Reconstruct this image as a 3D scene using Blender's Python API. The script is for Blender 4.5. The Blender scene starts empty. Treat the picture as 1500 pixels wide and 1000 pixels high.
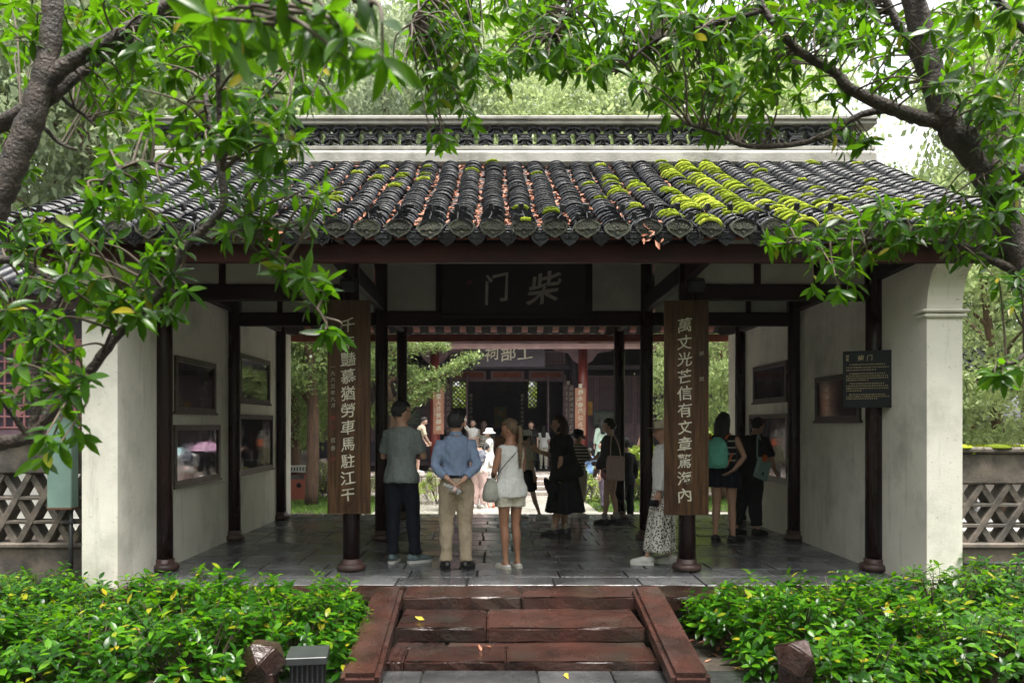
import bpy, bmesh, math, random
import numpy as np
from mathutils import Vector, Matrix, Euler

R = math.radians
random.seed(7)
rng = np.random.default_rng(11)
scene = bpy.context.scene
COL = scene.collection

# ------------------------------------------------------------------ camera
# Z = 0 is the gate's paved floor, the camera stands at X = Y = 0 looking along +Y
F_PX, VPX, VPY, CAM_Z = 1167.0, 725.0, 622.0, 1.56
cam_d = bpy.data.cameras.new('camera')
cam = bpy.data.objects.new('camera', cam_d)
COL.objects.link(cam)
cam.location = (0, 0, CAM_Z)
cam.rotation_euler = (R(90), 0, 0)
cam_d.sensor_width = 36.0
cam_d.lens = F_PX / 1500.0 * 36.0
cam_d.shift_x = (750 - VPX) / 1500.0
cam_d.shift_y = (VPY - 500) / 1500.0
cam_d.clip_start = 0.05
cam_d.clip_end = 600
cam_d.dof.use_dof = True
cam_d.dof.focus_distance = 8.6
cam_d.dof.aperture_fstop = 4.5
scene.camera = cam

# ------------------------------------------------------------------ sky and sun (bright overcast)
SUN_EL, SUN_AZ = 76.0, 150.0          # elevation, compass azimuth the light comes from (0 = +Y, clockwise)
world = bpy.data.worlds.new('World')
scene.world = world
world.use_nodes = True
wn = world.node_tree.nodes; wl = world.node_tree.links
wn.clear()
w_out = wn.new('ShaderNodeOutputWorld'); w_bg = wn.new('ShaderNodeBackground')
w_sky = wn.new('ShaderNodeTexSky'); w_sky.sky_type = 'NISHITA'; w_sky.sun_disc = False
w_sky.sun_elevation = R(SUN_EL); w_sky.sun_rotation = R(SUN_AZ)
w_sky.dust_density = 4.0; w_sky.air_density = 1.0; w_sky.ozone_density = 1.0
w_hsv = wn.new('ShaderNodeHueSaturation'); w_hsv.inputs['Saturation'].default_value = 0.10
w_bg.inputs['Strength'].default_value = 0.10
wl.new(w_sky.outputs[0], w_hsv.inputs['Color']); wl.new(w_hsv.outputs[0], w_bg.inputs['Color'])
wl.new(w_bg.outputs[0], w_out.inputs['Surface'])
sun_d = bpy.data.lights.new('sun', 'SUN'); sun = bpy.data.objects.new('sun', sun_d); COL.objects.link(sun)
sun_d.energy = 1.5; sun_d.angle = R(22); sun_d.color = (1.0, 0.95, 0.86)
_e, _a = R(SUN_EL), R(SUN_AZ)
_dir = Vector((math.cos(_e) * math.sin(_a), math.cos(_e) * math.cos(_a), math.sin(_e)))
sun.rotation_euler = _dir.to_track_quat('Z', 'Y').to_euler()
sun.location = (0, 0, 30)
scene.view_settings.view_transform = 'Standard'
scene.view_settings.look = 'None'
scene.view_settings.gamma = 1.0
scene.view_settings.exposure = 2.3
scene.render.engine = 'CYCLES'
scene.cycles.use_denoising = True
scene.cycles.max_bounces = 8
scene.cycles.transparent_max_bounces = 8

# ------------------------------------------------------------------ helpers
def at(px, py, d):
    """photo pixel + distance along the view axis -> world point"""
    return Vector(((px - VPX) / F_PX * d, d, CAM_Z + (VPY - py) / F_PX * d))

def link(o, parent=None):
    COL.objects.link(o)
    if parent is not None:
        o.parent = parent
    return o

def tag(o, label=None, cat=None, group=None, kind=None):
    if label: o['label'] = label
    if cat: o['category'] = cat
    if group: o['group'] = group
    if kind: o['kind'] = kind
    return o

def empty(name, loc=(0, 0, 0), rz=0.0, label=None, cat=None, group=None, kind=None):
    o = bpy.data.objects.new(name, None)
    o.empty_display_size = 0.1
    COL.objects.link(o)
    o.location = loc; o.rotation_euler = (0, 0, rz)
    return tag(o, label, cat, group, kind)

def meshobj(name, me, parent=None, loc=None, rot=None):
    o = bpy.data.objects.new(name, me)
    link(o, parent)
    if loc is not None: o.location = loc
    if rot is not None: o.rotation_euler = rot
    return o

def smooth(me, on=True):
    me.polygons.foreach_set('use_smooth', [on] * len(me.polygons))

class MB:
    """collects shapes into one mesh"""
    def __init__(s):
        s.v = []; s.f = []; s.sm = []
    def add(s, verts, faces, sm=False):
        o = len(s.v)
        s.v.extend([tuple(p) for p in verts])
        s.f.extend([tuple(i + o for i in q) for q in faces])
        s.sm.extend([sm] * len(faces))
        return s
    def box(s, c, size, rot=None, taper=None):
        hx, hy, hz = size[0] / 2, size[1] / 2, size[2] / 2
        t = taper if taper else 1.0
        vs = []
        for z, k in ((-hz, 1.0), (hz, t)):
            for x, y in ((-hx, -hy), (hx, -hy), (hx, hy), (-hx, hy)):
                vs.append(Vector((x * k, y * k, z)))
        if rot is not None:
            m = rot if isinstance(rot, Matrix) else Euler(rot).to_matrix()
            vs = [m @ p for p in vs]
        vs = [p + Vector(c) for p in vs]
        s.add(vs, [(0, 3, 2, 1), (4, 5, 6, 7), (0, 1, 5, 4), (1, 2, 6, 5), (2, 3, 7, 6), (3, 0, 4, 7)])
        return s
    def box2(s, a, b):
        c = [(a[i] + b[i]) / 2 for i in range(3)]
        return s.box(c, [abs(b[i] - a[i]) for i in range(3)])
    def bbox(s, c, size, bev=0.01, rot=None):
        """box with chamfered edges"""
        hx, hy, hz = [q / 2 for q in size]
        b = min(bev, hx * .9, hy * .9, hz * .9)
        prof = [(-hz, b), (-hz + b, 0), (hz - b, 0), (hz, b)]
        m = None
        if rot is not None:
            m = rot if isinstance(rot, Matrix) else Euler(rot).to_matrix()
        vs = []
        for z, i in prof:
            x, y = hx - i, hy - i
            cb = b if i == 0 else b * .6
            for p in ((-x + cb, -y), (x - cb, -y), (x, -y + cb), (x, y - cb), (x - cb, y), (-x + cb, y), (-x, y - cb), (-x, -y + cb)):
                q = Vector((p[0], p[1], z))
                if m is not None: q = m @ q
                vs.append(q + Vector(c))
        fs = [tuple(range(7, -1, -1)), tuple(range(24, 32))]
        for r in range(3):
            for k in range(8):
                a0 = r * 8 + k; a1 = r * 8 + (k + 1) % 8
                fs.append((a0, a1, a1 + 8, a0 + 8))
        s.add(vs, fs)
        return s
    def tube(s, pts, rad, n=10, caps=True, sm=True, ref=None, squash=None):
        """tube along points; rad number, list of numbers or list of (rx, ry)"""
        pts = [Vector(p) for p in pts]
        k = len(pts)
        if not isinstance(rad, (list, tuple)): rad = [rad] * k
        up = Vector(ref) if ref is not None else None
        vs = []
        prev = None
        for i, p in enumerate(pts):
            t = (pts[min(i + 1, k - 1)] - pts[max(i - 1, 0)])
            if t.length < 1e-9: t = Vector((0, 0, 1))
            t.normalize()
            if up is not None:
                a = up - t * up.dot(t)
                if a.length < 1e-4: a = t.orthogonal()
            elif prev is None:
                a = t.orthogonal()
            else:
                a = prev - t * prev.dot(t)
                if a.length < 1e-6: a = t.orthogonal()
            a.normalize(); prev = a
            b = t.cross(a)
            r = rad[i]
            rx, ry = r if isinstance(r, (tuple, list)) else (r, r)
            for j in range(n):
                th = 2 * math.pi * j / n
                vs.append(p + a * (math.cos(th) * rx) + b * (math.sin(th) * ry))
        fs = []
        for i in range(k - 1):
            for j in range(n):
                fs.append((i * n + j, i * n + (j + 1) % n, (i + 1) * n + (j + 1) % n, (i + 1) * n + j))
        if caps:
            fs.append(tuple(range(n - 1, -1, -1)))
            fs.append(tuple(range((k - 1) * n, k * n)))
        s.add(vs, fs, sm)
        return s
    def lathe(s, prof, c=(0, 0, 0), n=20, sm=True):
        vs = []
        for r, z in prof:
            for j in range(n):
                th = 2 * math.pi * j / n
                vs.append((c[0] + r * math.cos(th), c[1] + r * math.sin(th), c[2] + z))
        k = len(prof)
        fs = []
        for i in range(k - 1):
            for j in range(n):
                fs.append((i * n + j, i * n + (j + 1) % n, (i + 1) * n + (j + 1) % n, (i + 1) * n + j))
        fs.append(tuple(range(n - 1, -1, -1))); fs.append(tuple(range((k - 1) * n, k * n)))
        s.add(vs, fs, sm)
        return s
    def prism(s, poly, y0, y1, axis='y'):
        """extrude a 2D polygon (x,z) from y0 to y1 (axis y), or (y,z) along x (axis x), or (x,y) along z"""
        def mk(p, t):
            if axis == 'y': return (p[0], t, p[1])
            if axis == 'x': return (t, p[0], p[1])
            return (p[0], p[1], t)
        n = len(poly)
        vs = [mk(p, y0) for p in poly] + [mk(p, y1) for p in poly]
        fs = [tuple(range(n - 1, -1, -1)), tuple(range(n, 2 * n))]
        for i in range(n):
            j = (i + 1) % n
            fs.append((i, j, j + n, i + n))
        s.add(vs, fs)
        return s
    def mesh(s, name, mat=None, fix=True):
        me = bpy.data.meshes.new(name)
        me.from_pydata(s.v, [], s.f)
        me.polygons.foreach_set('use_smooth', s.sm)
        if fix:
            bm = bmesh.new(); bm.from_mesh(me)
            bmesh.ops.recalc_face_normals(bm, faces=bm.faces)
            bm.to_mesh(me); bm.free()
        if mat is not None: me.materials.append(mat)
        me.update()
        return me
    def build(s, name, mat=None, parent=None, loc=None, rot=None, fix=True):
        return meshobj(name, s.mesh(name, mat, fix), parent, loc, rot)

def copy_tree(o, parent=None):
    c = o.copy(); COL.objects.link(c); c.parent = parent
    for ch in list(o.children):
        copy_tree(ch, c)
    return c

def np_mesh(name, verts, faces, mat=None, smooth_on=False):
    """fast mesh from numpy verts (N,3) and a list of face index arrays [(M,k), ...]"""
    me = bpy.data.meshes.new(name)
    verts = np.asarray(verts, dtype=np.float32)
    me.vertices.add(len(verts)); me.vertices.foreach_set('co', verts.ravel())
    loops = np.concatenate([np.asarray(f, dtype=np.int32).ravel() for f in faces])
    tot = np.concatenate([np.full(len(f), np.asarray(f).shape[1], dtype=np.int32) for f in faces])
    start = np.concatenate([[0], np.cumsum(tot)[:-1]]).astype(np.int32)
    me.loops.add(len(loops)); me.loops.foreach_set('vertex_index', loops)
    me.polygons.add(len(tot)); me.polygons.foreach_set('loop_start', start)
    try: me.polygons.foreach_set('loop_total', tot)
    except Exception: pass
    if smooth_on: me.polygons.foreach_set('use_smooth', np.ones(len(tot), dtype=bool))
    if mat is not None: me.materials.append(mat)
    me.update(calc_edges=True); me.validate()
    return me

# ------------------------------------------------------------------ materials
def N(nt, t, **kw):
    n = nt.nodes.new(t)
    for k, v in kw.items():
        setattr(n, k, v)
    return n

def ramp(nt, fac, stops):
    r = N(nt, 'ShaderNodeValToRGB')
    el = r.color_ramp.elements
    while len(el) < len(stops): el.new(0.5)
    for e, (p, c) in zip(el, stops):
        e.position = p
        e.color = (*c, 1) if not isinstance(c, (int, float)) else (c, c, c, 1)
    nt.links.new(fac, r.inputs['Fac'])
    return r.outputs['Color']

def noise(nt, scale, detail=4, rough=.55, vec=None, stretch=None):
    n = N(nt, 'ShaderNodeTexNoise')
    n.inputs['Scale'].default_value = scale; n.inputs['Detail'].default_value = detail
    n.inputs['Roughness'].default_value = rough
    if vec is None:
        vec = N(nt, 'ShaderNodeNewGeometry').outputs['Position']
    if stretch is not None:
        mp = N(nt, 'ShaderNodeMapping'); mp.inputs['Scale'].default_value = stretch
        nt.links.new(vec, mp.inputs['Vector']); vec = mp.outputs['Vector']
    nt.links.new(vec, n.inputs['Vector'])
    return n.outputs['Fac']

def mix(nt, fac, a, b, mode='MIX'):
    m = N(nt, 'ShaderNodeMix', data_type='RGBA', blend_type=mode)
    for sock, val in ((m.inputs[0], fac), (m.inputs[6], a), (m.inputs[7], b)):
        if isinstance(val, (int, float)): sock.default_value = val
        elif isinstance(val, tuple): sock.default_value = (*val, 1)
        else: nt.links.new(val, sock)
    return m.outputs[2]

def math_n(nt, op, a, b=None, clamp=False):
    m = N(nt, 'ShaderNodeMath', operation=op); m.use_clamp = clamp
    for i, v in enumerate((a, b)):
        if v is None: continue
        if isinstance(v, (int, float)): m.inputs[i].default_value = v
        else: nt.links.new(v, m.inputs[i])
    return m.outputs[0]

def new_mat(name):
    m = bpy.data.materials.new(name); m.use_nodes = True
    nt = m.node_tree
    return m, nt, nt.nodes['Principled BSDF']

def mat(name, c, c2=None, rough=.7, rough2=None, scale=5, bump=0.0, bscale=60, metal=0.0, spec=.5,
        rand=0.0, stretch=None, coat=0.0, local=False, lo=.35, hi=.65, dirt=None, dscale=1.5, dlo=.5, dhi=.75):
    m, nt, b = new_mat(name)
    if c2 is None: c2 = tuple(q * .72 for q in c)
    vec = None
    if local: vec = N(nt, 'ShaderNodeTexCoord').outputs['Object']
    f = noise(nt, scale, 5, .6, vec, stretch)
    col = ramp(nt, f, [(lo, c2), (hi, c)])
    if dirt is not None:
        df = noise(nt, dscale, 6, .65, vec)
        col = mix(nt, ramp(nt, df, [(dlo, 0.0), (dhi, 1.0)]), col, dirt)
    if rand:
        oi = N(nt, 'ShaderNodeObjectInfo')
        k = math_n(nt, 'MULTIPLY_ADD', oi.outputs['Random'], rand * 2)
        k.node.inputs[2].default_value = 1 - rand
        cc = N(nt, 'ShaderNodeCombineColor')
        for i in range(3): nt.links.new(k, cc.inputs[i])
        col = mix(nt, 1.0, col, cc.outputs[0], 'MULTIPLY')
    nt.links.new(col, b.inputs['Base Color'])
    if rough2 is not None:
        rf = noise(nt, scale * .6, 5, .6, vec, stretch)
        rr = ramp(nt, rf, [(.4, rough2), (.6, rough)])
        nt.links.new(rr, b.inputs['Roughness'])
    else:
        b.inputs['Roughness'].default_value = rough
    b.inputs['Metallic'].default_value = metal
    b.inputs['Specular IOR Level'].default_value = spec
    if coat: b.inputs['Coat Weight'].default_value = coat; b.inputs['Coat Roughness'].default_value = .08
    if bump:
        bn = N(nt, 'ShaderNodeBump'); bn.inputs['Strength'].default_value = bump; bn.inputs['Distance'].default_value = .02
        nt.links.new(noise(nt, bscale, 4, .6, vec, stretch), bn.inputs['Height'])
        nt.links.new(bn.outputs[0], b.inputs['Normal'])
    return m

def leaf_mat(name, dark, mid, light, rough=.32, trans=.45, tcol=None, spec=.5, old=None):
    m, nt, b = new_mat(name)
    g = N(nt, 'ShaderNodeNewGeometry'); oi = N(nt, 'ShaderNodeObjectInfo')
    r = math_n(nt, 'FRACT', math_n(nt, 'ADD', g.outputs['Random Per Island'], oi.outputs['Random']))
    col = ramp(nt, r, [(0.0, dark), (.55, mid), (.95, light), (.993, old or light)])
    # blotchy age
    col = mix(nt, ramp(nt, noise(nt, 14, 3), [(.45, 0.0), (.75, .35)]), col, tuple(q * .6 for q in mid))
    nt.links.new(col, b.inputs['Base Color'])
    b.inputs['Roughness'].default_value = rough
    b.inputs['Specular IOR Level'].default_value = spec
    tr = N(nt, 'ShaderNodeBsdfTranslucent')
    tc = tcol or (light[0] * 1.9, light[1] * 1.9, light[2] * .9)
    t = mix(nt, .35, col, tc)
    t = mix(nt, .6, t, tc)
    nt.links.new(t, tr.inputs['Color'])
    ms = N(nt, 'ShaderNodeMixShader'); ms.inputs[0].default_value = trans
    out = nt.nodes['Material Output']
    nt.links.new(b.outputs[0], ms.inputs[1]); nt.links.new(tr.outputs[0], ms.inputs[2])
    nt.links.new(ms.outputs[0], out.inputs['Surface'])
    return m

MAT = {}
MAT['plaster'] = mat('plaster', (.80, .77, .69), (.70, .67, .60), rough=.75, scale=1.6, bump=.12, bscale=45, dirt=(.30, .31, .25), dscale=1.1, dlo=.52, dhi=.86)
def streak(m, colr, lo=.56, hi=.74):
    nt = m.node_tree; b = nt.nodes['Principled BSDF']
    src = b.inputs['Base Color'].links[0].from_socket
    f = ramp(nt, noise(nt, 2.2, 6, .68, None, (3.5, 3.5, .35)), [(lo, 0.0), (hi, .55)])
    g2 = ramp(nt, noise(nt, 26, 3, .6), [(.66, 0.0), (.72, .5)])
    c = mix(nt, f, src, colr); c = mix(nt, g2, c, tuple(q * .7 for q in colr))
    nt.links.new(c, b.inputs['Base Color'])
streak(MAT['plaster'], (.34, .33, .27))
MAT['panel'] = mat('panel_plaster', (.42, .42, .37), (.34, .34, .30), rough=.8, scale=2.5, dirt=(.25, .25, .2))
MAT['ridge_plaster'] = mat('ridge_plaster', (.40, .385, .345), (.26, .25, .22), rough=.7, scale=3.0, bump=.25, bscale=30, dirt=(.1, .1, .08), dscale=2.2, dlo=.5, dhi=.8)
MAT['lacquer'] = mat('dark_lacquer', (.022, .0085, .007), (.009, .005, .0045), rough=.34, rough2=.22, spec=.3, scale=7, bump=.06, bscale=90, stretch=(1, 1, .15))
MAT['beam'] = mat('beam_paint', (.018, .007, .0055), (.008, .004, .0035), rough=.6, spec=.12, scale=6, bump=.08, bscale=60, stretch=(.2, 1, 1))
MAT['fascia'] = mat('fascia_paint', (.045, .012, .009), (.016, .006, .005), rough=.55, spec=.12, scale=5, bump=.1, bscale=40, stretch=(.3, 1, 2))
MAT['rafter'] = mat('rafter_red', (.30, .075, .045), (.19, .05, .035), rough=.6, scale=8)
MAT['red'] = mat('red_lacquer', (.24, .045, .038), (.17, .032, .028), rough=.3, scale=5)
MAT['column_stone'] = mat('column_base_stone', (.085, .045, .038), (.045, .03, .026), rough=.5, rough2=.25, scale=8, bump=.2, bscale=50)
MAT['redstone'] = mat('red_sandstone', (.048, .0195, .015), (.019, .0105, .0085), rough=.42, rough2=.07, scale=3.2, bump=.5, bscale=30, rand=.38, dirt=(.03, .028, .022), dscale=2.4, dlo=.5, dhi=.78)
MAT['slab'] = mat('floor_slab', (.150, .152, .160), (.078, .079, .084), rough=.36, rough2=.07, scale=2.2, bump=.22, bscale=28, rand=.32, dirt=(.03, .028, .026), dscale=3)
MAT['path_slab'] = mat('path_slab', (.065, .066, .068), (.03, .031, .032), rough=.3, rough2=.05, scale=3, bump=.3, bscale=30, rand=.3)
MAT['joint'] = mat('floor_joint', (.03, .028, .025), rough=.7)
MAT['court'] = mat('court_paving', (.42, .40, .36), (.30, .29, .26), rough=.32, rough2=.05, scale=.9, bump=.02, bscale=12, dirt=(.2, .2, .17), dscale=.8)
MAT['terrace'] = mat('terrace_stone', (.34, .30, .27), (.24, .20, .18), rough=.45, rough2=.15, scale=2, rand=.2)
MAT['soil'] = mat('soil', (.045, .033, .022), (.02, .016, .011), rough=.9, scale=9, bump=.6, bscale=40)
MAT['brick'] = mat('grey_brick', (.065, .06, .055), (.03, .028, .026), rough=.6, scale=9, bump=.3, bscale=70, rand=.3)
MAT['concrete'] = mat('old_concrete', (.22, .18, .145), (.10, .09, .08), rough=.7, scale=4, bump=.35, bscale=40, dirt=(.035, .035, .03), dscale=2.6, dlo=.45, dhi=.7)
MAT['wood'] = mat('board_wood', (.098, .050, .023), (.036, .018, .0085), rough=.55, spec=.22, scale=9, bump=.3, bscale=22, stretch=(4, 4, .2), dirt=(.028, .014, .009), dscale=4.5, dlo=.55, dhi=.72, lo=.38, hi=.66)
MAT['hallboard'] = mat('hall_board', (.42, .20, .13), (.30, .14, .09), rough=.5, scale=6, stretch=(2, 2, .3))
MAT['cream'] = mat('cream_paint', (.62, .58, .47), (.48, .45, .36), rough=.6, scale=20)
MAT['dimcream'] = mat('dim_gilt', (.30, .28, .22), (.2, .185, .15), rough=.55, scale=20)
MAT['letter_white'] = mat('letter_white', (.8, .77, .68), (.7, .67, .58), rough=.6, scale=20)
MAT['gilt'] = mat('gilt_paint', (.52, .42, .22), (.35, .28, .15), rough=.5, scale=20)
MAT['seal'] = mat('seal_red', (.22, .03, .02), rough=.6)
MAT['plaque'] = mat('plaque_lacquer', (.014, .009, .009), (.008, .006, .006), rough=.5, scale=3, spec=.2)
MAT['tile'] = mat('roof_tile', (.022, .024, .030), (.006, .0065, .0085), rough=.36, rough2=.2, scale=9, bump=.35, bscale=70, rand=.5, dirt=(.13, .135, .135), dscale=34, dlo=.62, dhi=.80)
MAT['tile_end'] = mat('tile_end', (.085, .086, .056), (.026, .028, .025), rough=.4, scale=22, bump=.5, bscale=80, rand=.45)
MAT['under_tile'] = mat('tile_underside', (.022, .02, .019), (.012, .011, .011), rough=.9, spec=.15)
MAT['blackmetal'] = mat('black_metal', (.01, .01, .011), rough=.5, spec=.3)
MAT['greymetal'] = mat('grey_metal', (.05, .054, .056), (.036, .04, .042), rough=.35, scale=6, metal=.2)
MAT['tube'] = mat('tube_housing', (.55, .55, .52), rough=.4)
MAT['mint_box'] = mat('mint_paint', (.27, .42, .37), (.21, .33, .30), rough=.5, scale=4, dirt=(.2, .17, .12), dscale=3, dlo=.6, dhi=.85)
MAT['rust'] = mat('rust', (.18, .08, .04), rough=.8)
MAT['sign'] = mat('sign_face', (.010, .013, .016), rough=.4, spec=.25)
MAT['frame'] = mat('window_frame_wood', (.065, .035, .03), (.03, .018, .016), rough=.42, scale=9, dirt=(.16, .15, .14), dscale=7, dlo=.55, dhi=.8)
MAT['litter'] = mat('fallen_leaf', (.36, .13, .06), (.20, .07, .035), rough=.6, scale=30)
MAT['yellowleaf'] = mat('yellow_leaf', (.55, .42, .05), rough=.5)
MAT['purple_wood'] = mat('hall_wood', (.25, .16, .20), (.18, .115, .15), rough=.55, scale=5)
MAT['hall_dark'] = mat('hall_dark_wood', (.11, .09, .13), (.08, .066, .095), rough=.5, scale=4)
MAT['whitewall'] = mat('whitewall', (.6, .6, .56), rough=.8, scale=2)
MAT['bin_red'] = mat('bin_red', (.34, .09, .055), (.26, .07, .045), rough=.5, scale=5)
MAT['bark'] = mat('bark', (.070, .050, .038), (.022, .016, .013), rough=.6, scale=16, bump=1.0, bscale=70, dirt=(.16, .15, .13), dscale=70, dlo=.66, dhi=.74)
MAT['bark2'] = mat('bark_brown', (.16, .095, .06), (.075, .045, .03), rough=.85, scale=7, bump=.8, bscale=25, stretch=(2, 2, .4))
MAT['twig'] = mat('twig', (.10, .075, .05), (.06, .045, .03), rough=.7, scale=20)
MAT['leaf'] = leaf_mat('leaf_near', (.010, .036, .004), (.024, .074, .006), (.060, .140, .010), rough=.26, trans=.42, tcol=(.17, .42, .005), spec=.22, old=(.30, .24, .02))
MAT['hedge'] = leaf_mat('leaf_hedge', (.007, .036, .003), (.020, .082, .005), (.095, .25, .010), rough=.2, trans=.35, tcol=(.19, .48, .005), spec=.2, old=(.34, .28, .02))
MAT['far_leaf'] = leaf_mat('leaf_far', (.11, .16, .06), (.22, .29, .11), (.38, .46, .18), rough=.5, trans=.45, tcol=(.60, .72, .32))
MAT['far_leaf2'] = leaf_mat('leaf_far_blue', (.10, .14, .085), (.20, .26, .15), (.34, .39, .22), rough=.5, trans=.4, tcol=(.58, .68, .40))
MAT['court_leaf'] = leaf_mat('leaf_court', (.07, .13, .018), (.18, .27, .035), (.36, .45, .07), rough=.4, trans=.4, tcol=(.55, .68, .10))
MAT['pine_leaf'] = leaf_mat('leaf_podocarpus', (.06, .11, .04), (.14, .21, .065), (.27, .34, .10), rough=.4, trans=.35, tcol=(.42, .55, .18))
MAT['grass'] = leaf_mat('grass', (.05, .11, .02), (.09, .19, .03), (.16, .28, .05), rough=.5, trans=.35)
MAT['moss'] = leaf_mat('moss', (.10, .14, .012), (.25, .32, .025), (.44, .50, .06), rough=.9, trans=.15, tcol=(.6, .7, .06), spec=.1)

# a scratch scene in which text and modifiers are evaluated quickly
SCR = bpy.data.scenes.new('scratch')
def evaluated(o):
    SCR.collection.objects.link(o)
    with bpy.context.temp_override(scene=SCR, view_layer=SCR.view_layers[0]):
        dg = bpy.context.evaluated_depsgraph_get()
        me = bpy.data.meshes.new_from_object(o.evaluated_get(dg))
    bpy.data.objects.remove(o)
    return me
# ================================================================== the gate pavilion
BX = 0.26                      # the gate's centre line
Y1, Y2, Y3 = 8.55, 10.83, 13.2 # three rows of columns
YE, YR, ZE, ZR = 7.15, 10.87, 3.28, 5.08
YB = 2 * YR - YE
HALF = 4.9
def glass_mat():
    m, nt, b = new_mat('display_glass')
    f = noise(nt, 60, 3)
    nt.links.new(ramp(nt, f, [(.3, (.016, .017, .02)), (.7, (.028, .03, .034))]), b.inputs['Base Color'])
    nt.links.new(ramp(nt, noise(nt, 5, 4), [(.45, .03), (.75, .16)]), b.inputs['Roughness'])
    b.inputs['IOR'].default_value = 1.9
    b.inputs['Specular IOR Level'].default_value = .7
    return m
MAT['glass'] = glass_mat()

def roof_z(y):
    s = (y - YE) / (YR - YE) if y <= YR else (YB - y) / (YB - YR)
    return ZE + (ZR - ZE) * (.86 * s + .14 * s * s)
def roof_slope(y):
    e = .01
    return math.atan2(roof_z(y + e) - roof_z(y - e), 2 * e)

gate = empty('gate_pavilion', (BX, Y2, 0), label='open gate pavilion with mossy grey tile roof, dark columns and white end walls', cat='gate')
GL = Vector((-BX, -Y2, 0))     # parts are modelled in world coordinates, then shifted to the gate's base
def gpart(mb, name, m, parent=None):
    o = mb.build(name, m, gate if parent is None else parent)
    if parent is None: o.location = GL
    return o

# --- columns with stone bases
for yi, y in enumerate((Y1, Y2, Y3)):
    for k, x in enumerate((-3.81, -1.80, 1.80, 3.81)):
        top = roof_z(y) - .12
        b = MB().tube([(0, 0, .09), (0, 0, 1.0), (0, 0, 2.2), (0, 0, top)], [.092, .09, .088, .085], n=20)
        c = gpart(b, 'column', MAT['lacquer']); c.location = Vector((BX + x, y, 0)) + GL
        if yi == 0 or True:
            MB().lathe([(.118, 0), (.15, .012), (.158, .04), (.15, .068), (.118, .082), (.105, .085), (.108, .125), (.098, .13)], n=24).build('base_stone', MAT['column_stone'], c)

# --- beams
def beam(x0, x1, y, z0, z1, t=.12, m='beam', name='beam'):
    return gpart(MB().bbox(((x0 + x1) / 2, y, (z0 + z1) / 2), (x1 - x0, t, z1 - z0), .012), name, MAT[m])
for sx in (-1, 1):
    a, b_ = sorted((BX + sx * 1.88, BX + sx * 3.73))
    beam(a, b_, Y1, 2.89, 3.06)
    beam(a, b_, Y2, 2.90, 3.08)
    # plaster panel fields above the beams, with studs
    for y, z0 in ((Y1, 3.06), (Y2, 3.08)):
        zt = roof_z(y) - .22
        xs = [a, a + (b_ - a) * (.30 if sx < 0 else .36), a + (b_ - a) * (.64 if sx < 0 else .70), b_]
        for i in range(3):
            gpart(MB().box2((xs[i] + .034, y - .02, z0 - .002), (xs[i + 1] - .034, y + .02, zt)), 'panel', MAT['panel'])
            if i: gpart(MB().box2((xs[i] - .034, y - .045, z0 - .004), (xs[i] + .034, y + .045, zt + .05)), 'stud', MAT['beam'])
beam(BX - 1.72, BX + 1.72, Y2, 2.90, 3.10)
for x0, x1 in ((-1.72, -.98), (.98, 1.72)):
    gpart(MB().box2((BX + x0, Y2 - .02, 3.098), (BX + x1, Y2 + .02, roof_z(Y2) - .2)), 'panel', MAT['panel'])
gpart(MB().box2((BX - .98, Y2 + .05, 3.098), (BX + .98, Y2 + .09, roof_z(Y2) - .2)), 'panel', MAT['panel'])
for sx in (-1, 1):
    gpart(MB().box2((BX + sx * 1.02 - .04, Y2 - .045, 3.099), (BX + sx * 1.02 + .04, Y2 + .045, roof_z(Y2) - .15)), 'stud', MAT['beam'])
# purlins
for y in (Y1, 9.7, 12.05, Y3):
    gpart(MB().tube([(BX - 4.8, y, roof_z(y) - .17), (BX + 4.8, y, roof_z(y) - .17)], .085, n=14), 'purlin', MAT['beam'])
gpart(MB().tube([(BX - 4.8, YR, roof_z(YR) - .2), (BX + 4.8, YR, roof_z(YR) - .2)], .1, n=14), 'purlin', MAT['beam'])
beam(BX - 1.72, BX + 1.72, Y1, 3.40, 3.58, .09)
# ties running front to back
for x in (-3.81, -1.80, 1.80, 3.81):
    for ya, yb in ((Y1, Y2), (Y2, Y3)):
        gpart(MB().bbox((BX + x, (ya + yb) / 2, 3.20), (.1, yb - ya - .16, .22), .015), 'tie_beam', MAT['beam'])
    # brackets carrying the eaves
    for ys, ye in ((Y1, 7.34), (Y3, YB - .2)):
        sg = -1 if ye < ys else 1
        poly = [(ys + sg * .07, 3.36), (ys + sg * .07, 3.10), (ye - sg * .25, 3.14), (ye, 3.22), (ye, 3.27), (ys + sg * .5, 3.34)]
        gpart(MB().prism(poly, BX + x - .045, BX + x + .045, 'x'), 'eave_bracket', MAT['beam'])
# fascia boards under the eaves
gpart(MB().bbox((BX, 7.33, 3.135), (2 * HALF - .3, .05, .17), .008), 'fascia', MAT['fascia'])
gpart(MB().bbox((BX, 7.312, 3.052), (2 * HALF - .3, .075, .018), .005), 'fascia_strip', MAT['fascia'])
gpart(MB().bbox((BX, YB - .18, 3.13), (2 * HALF - .3, .05, .14), .008), 'fascia', MAT['rafter'])

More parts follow.
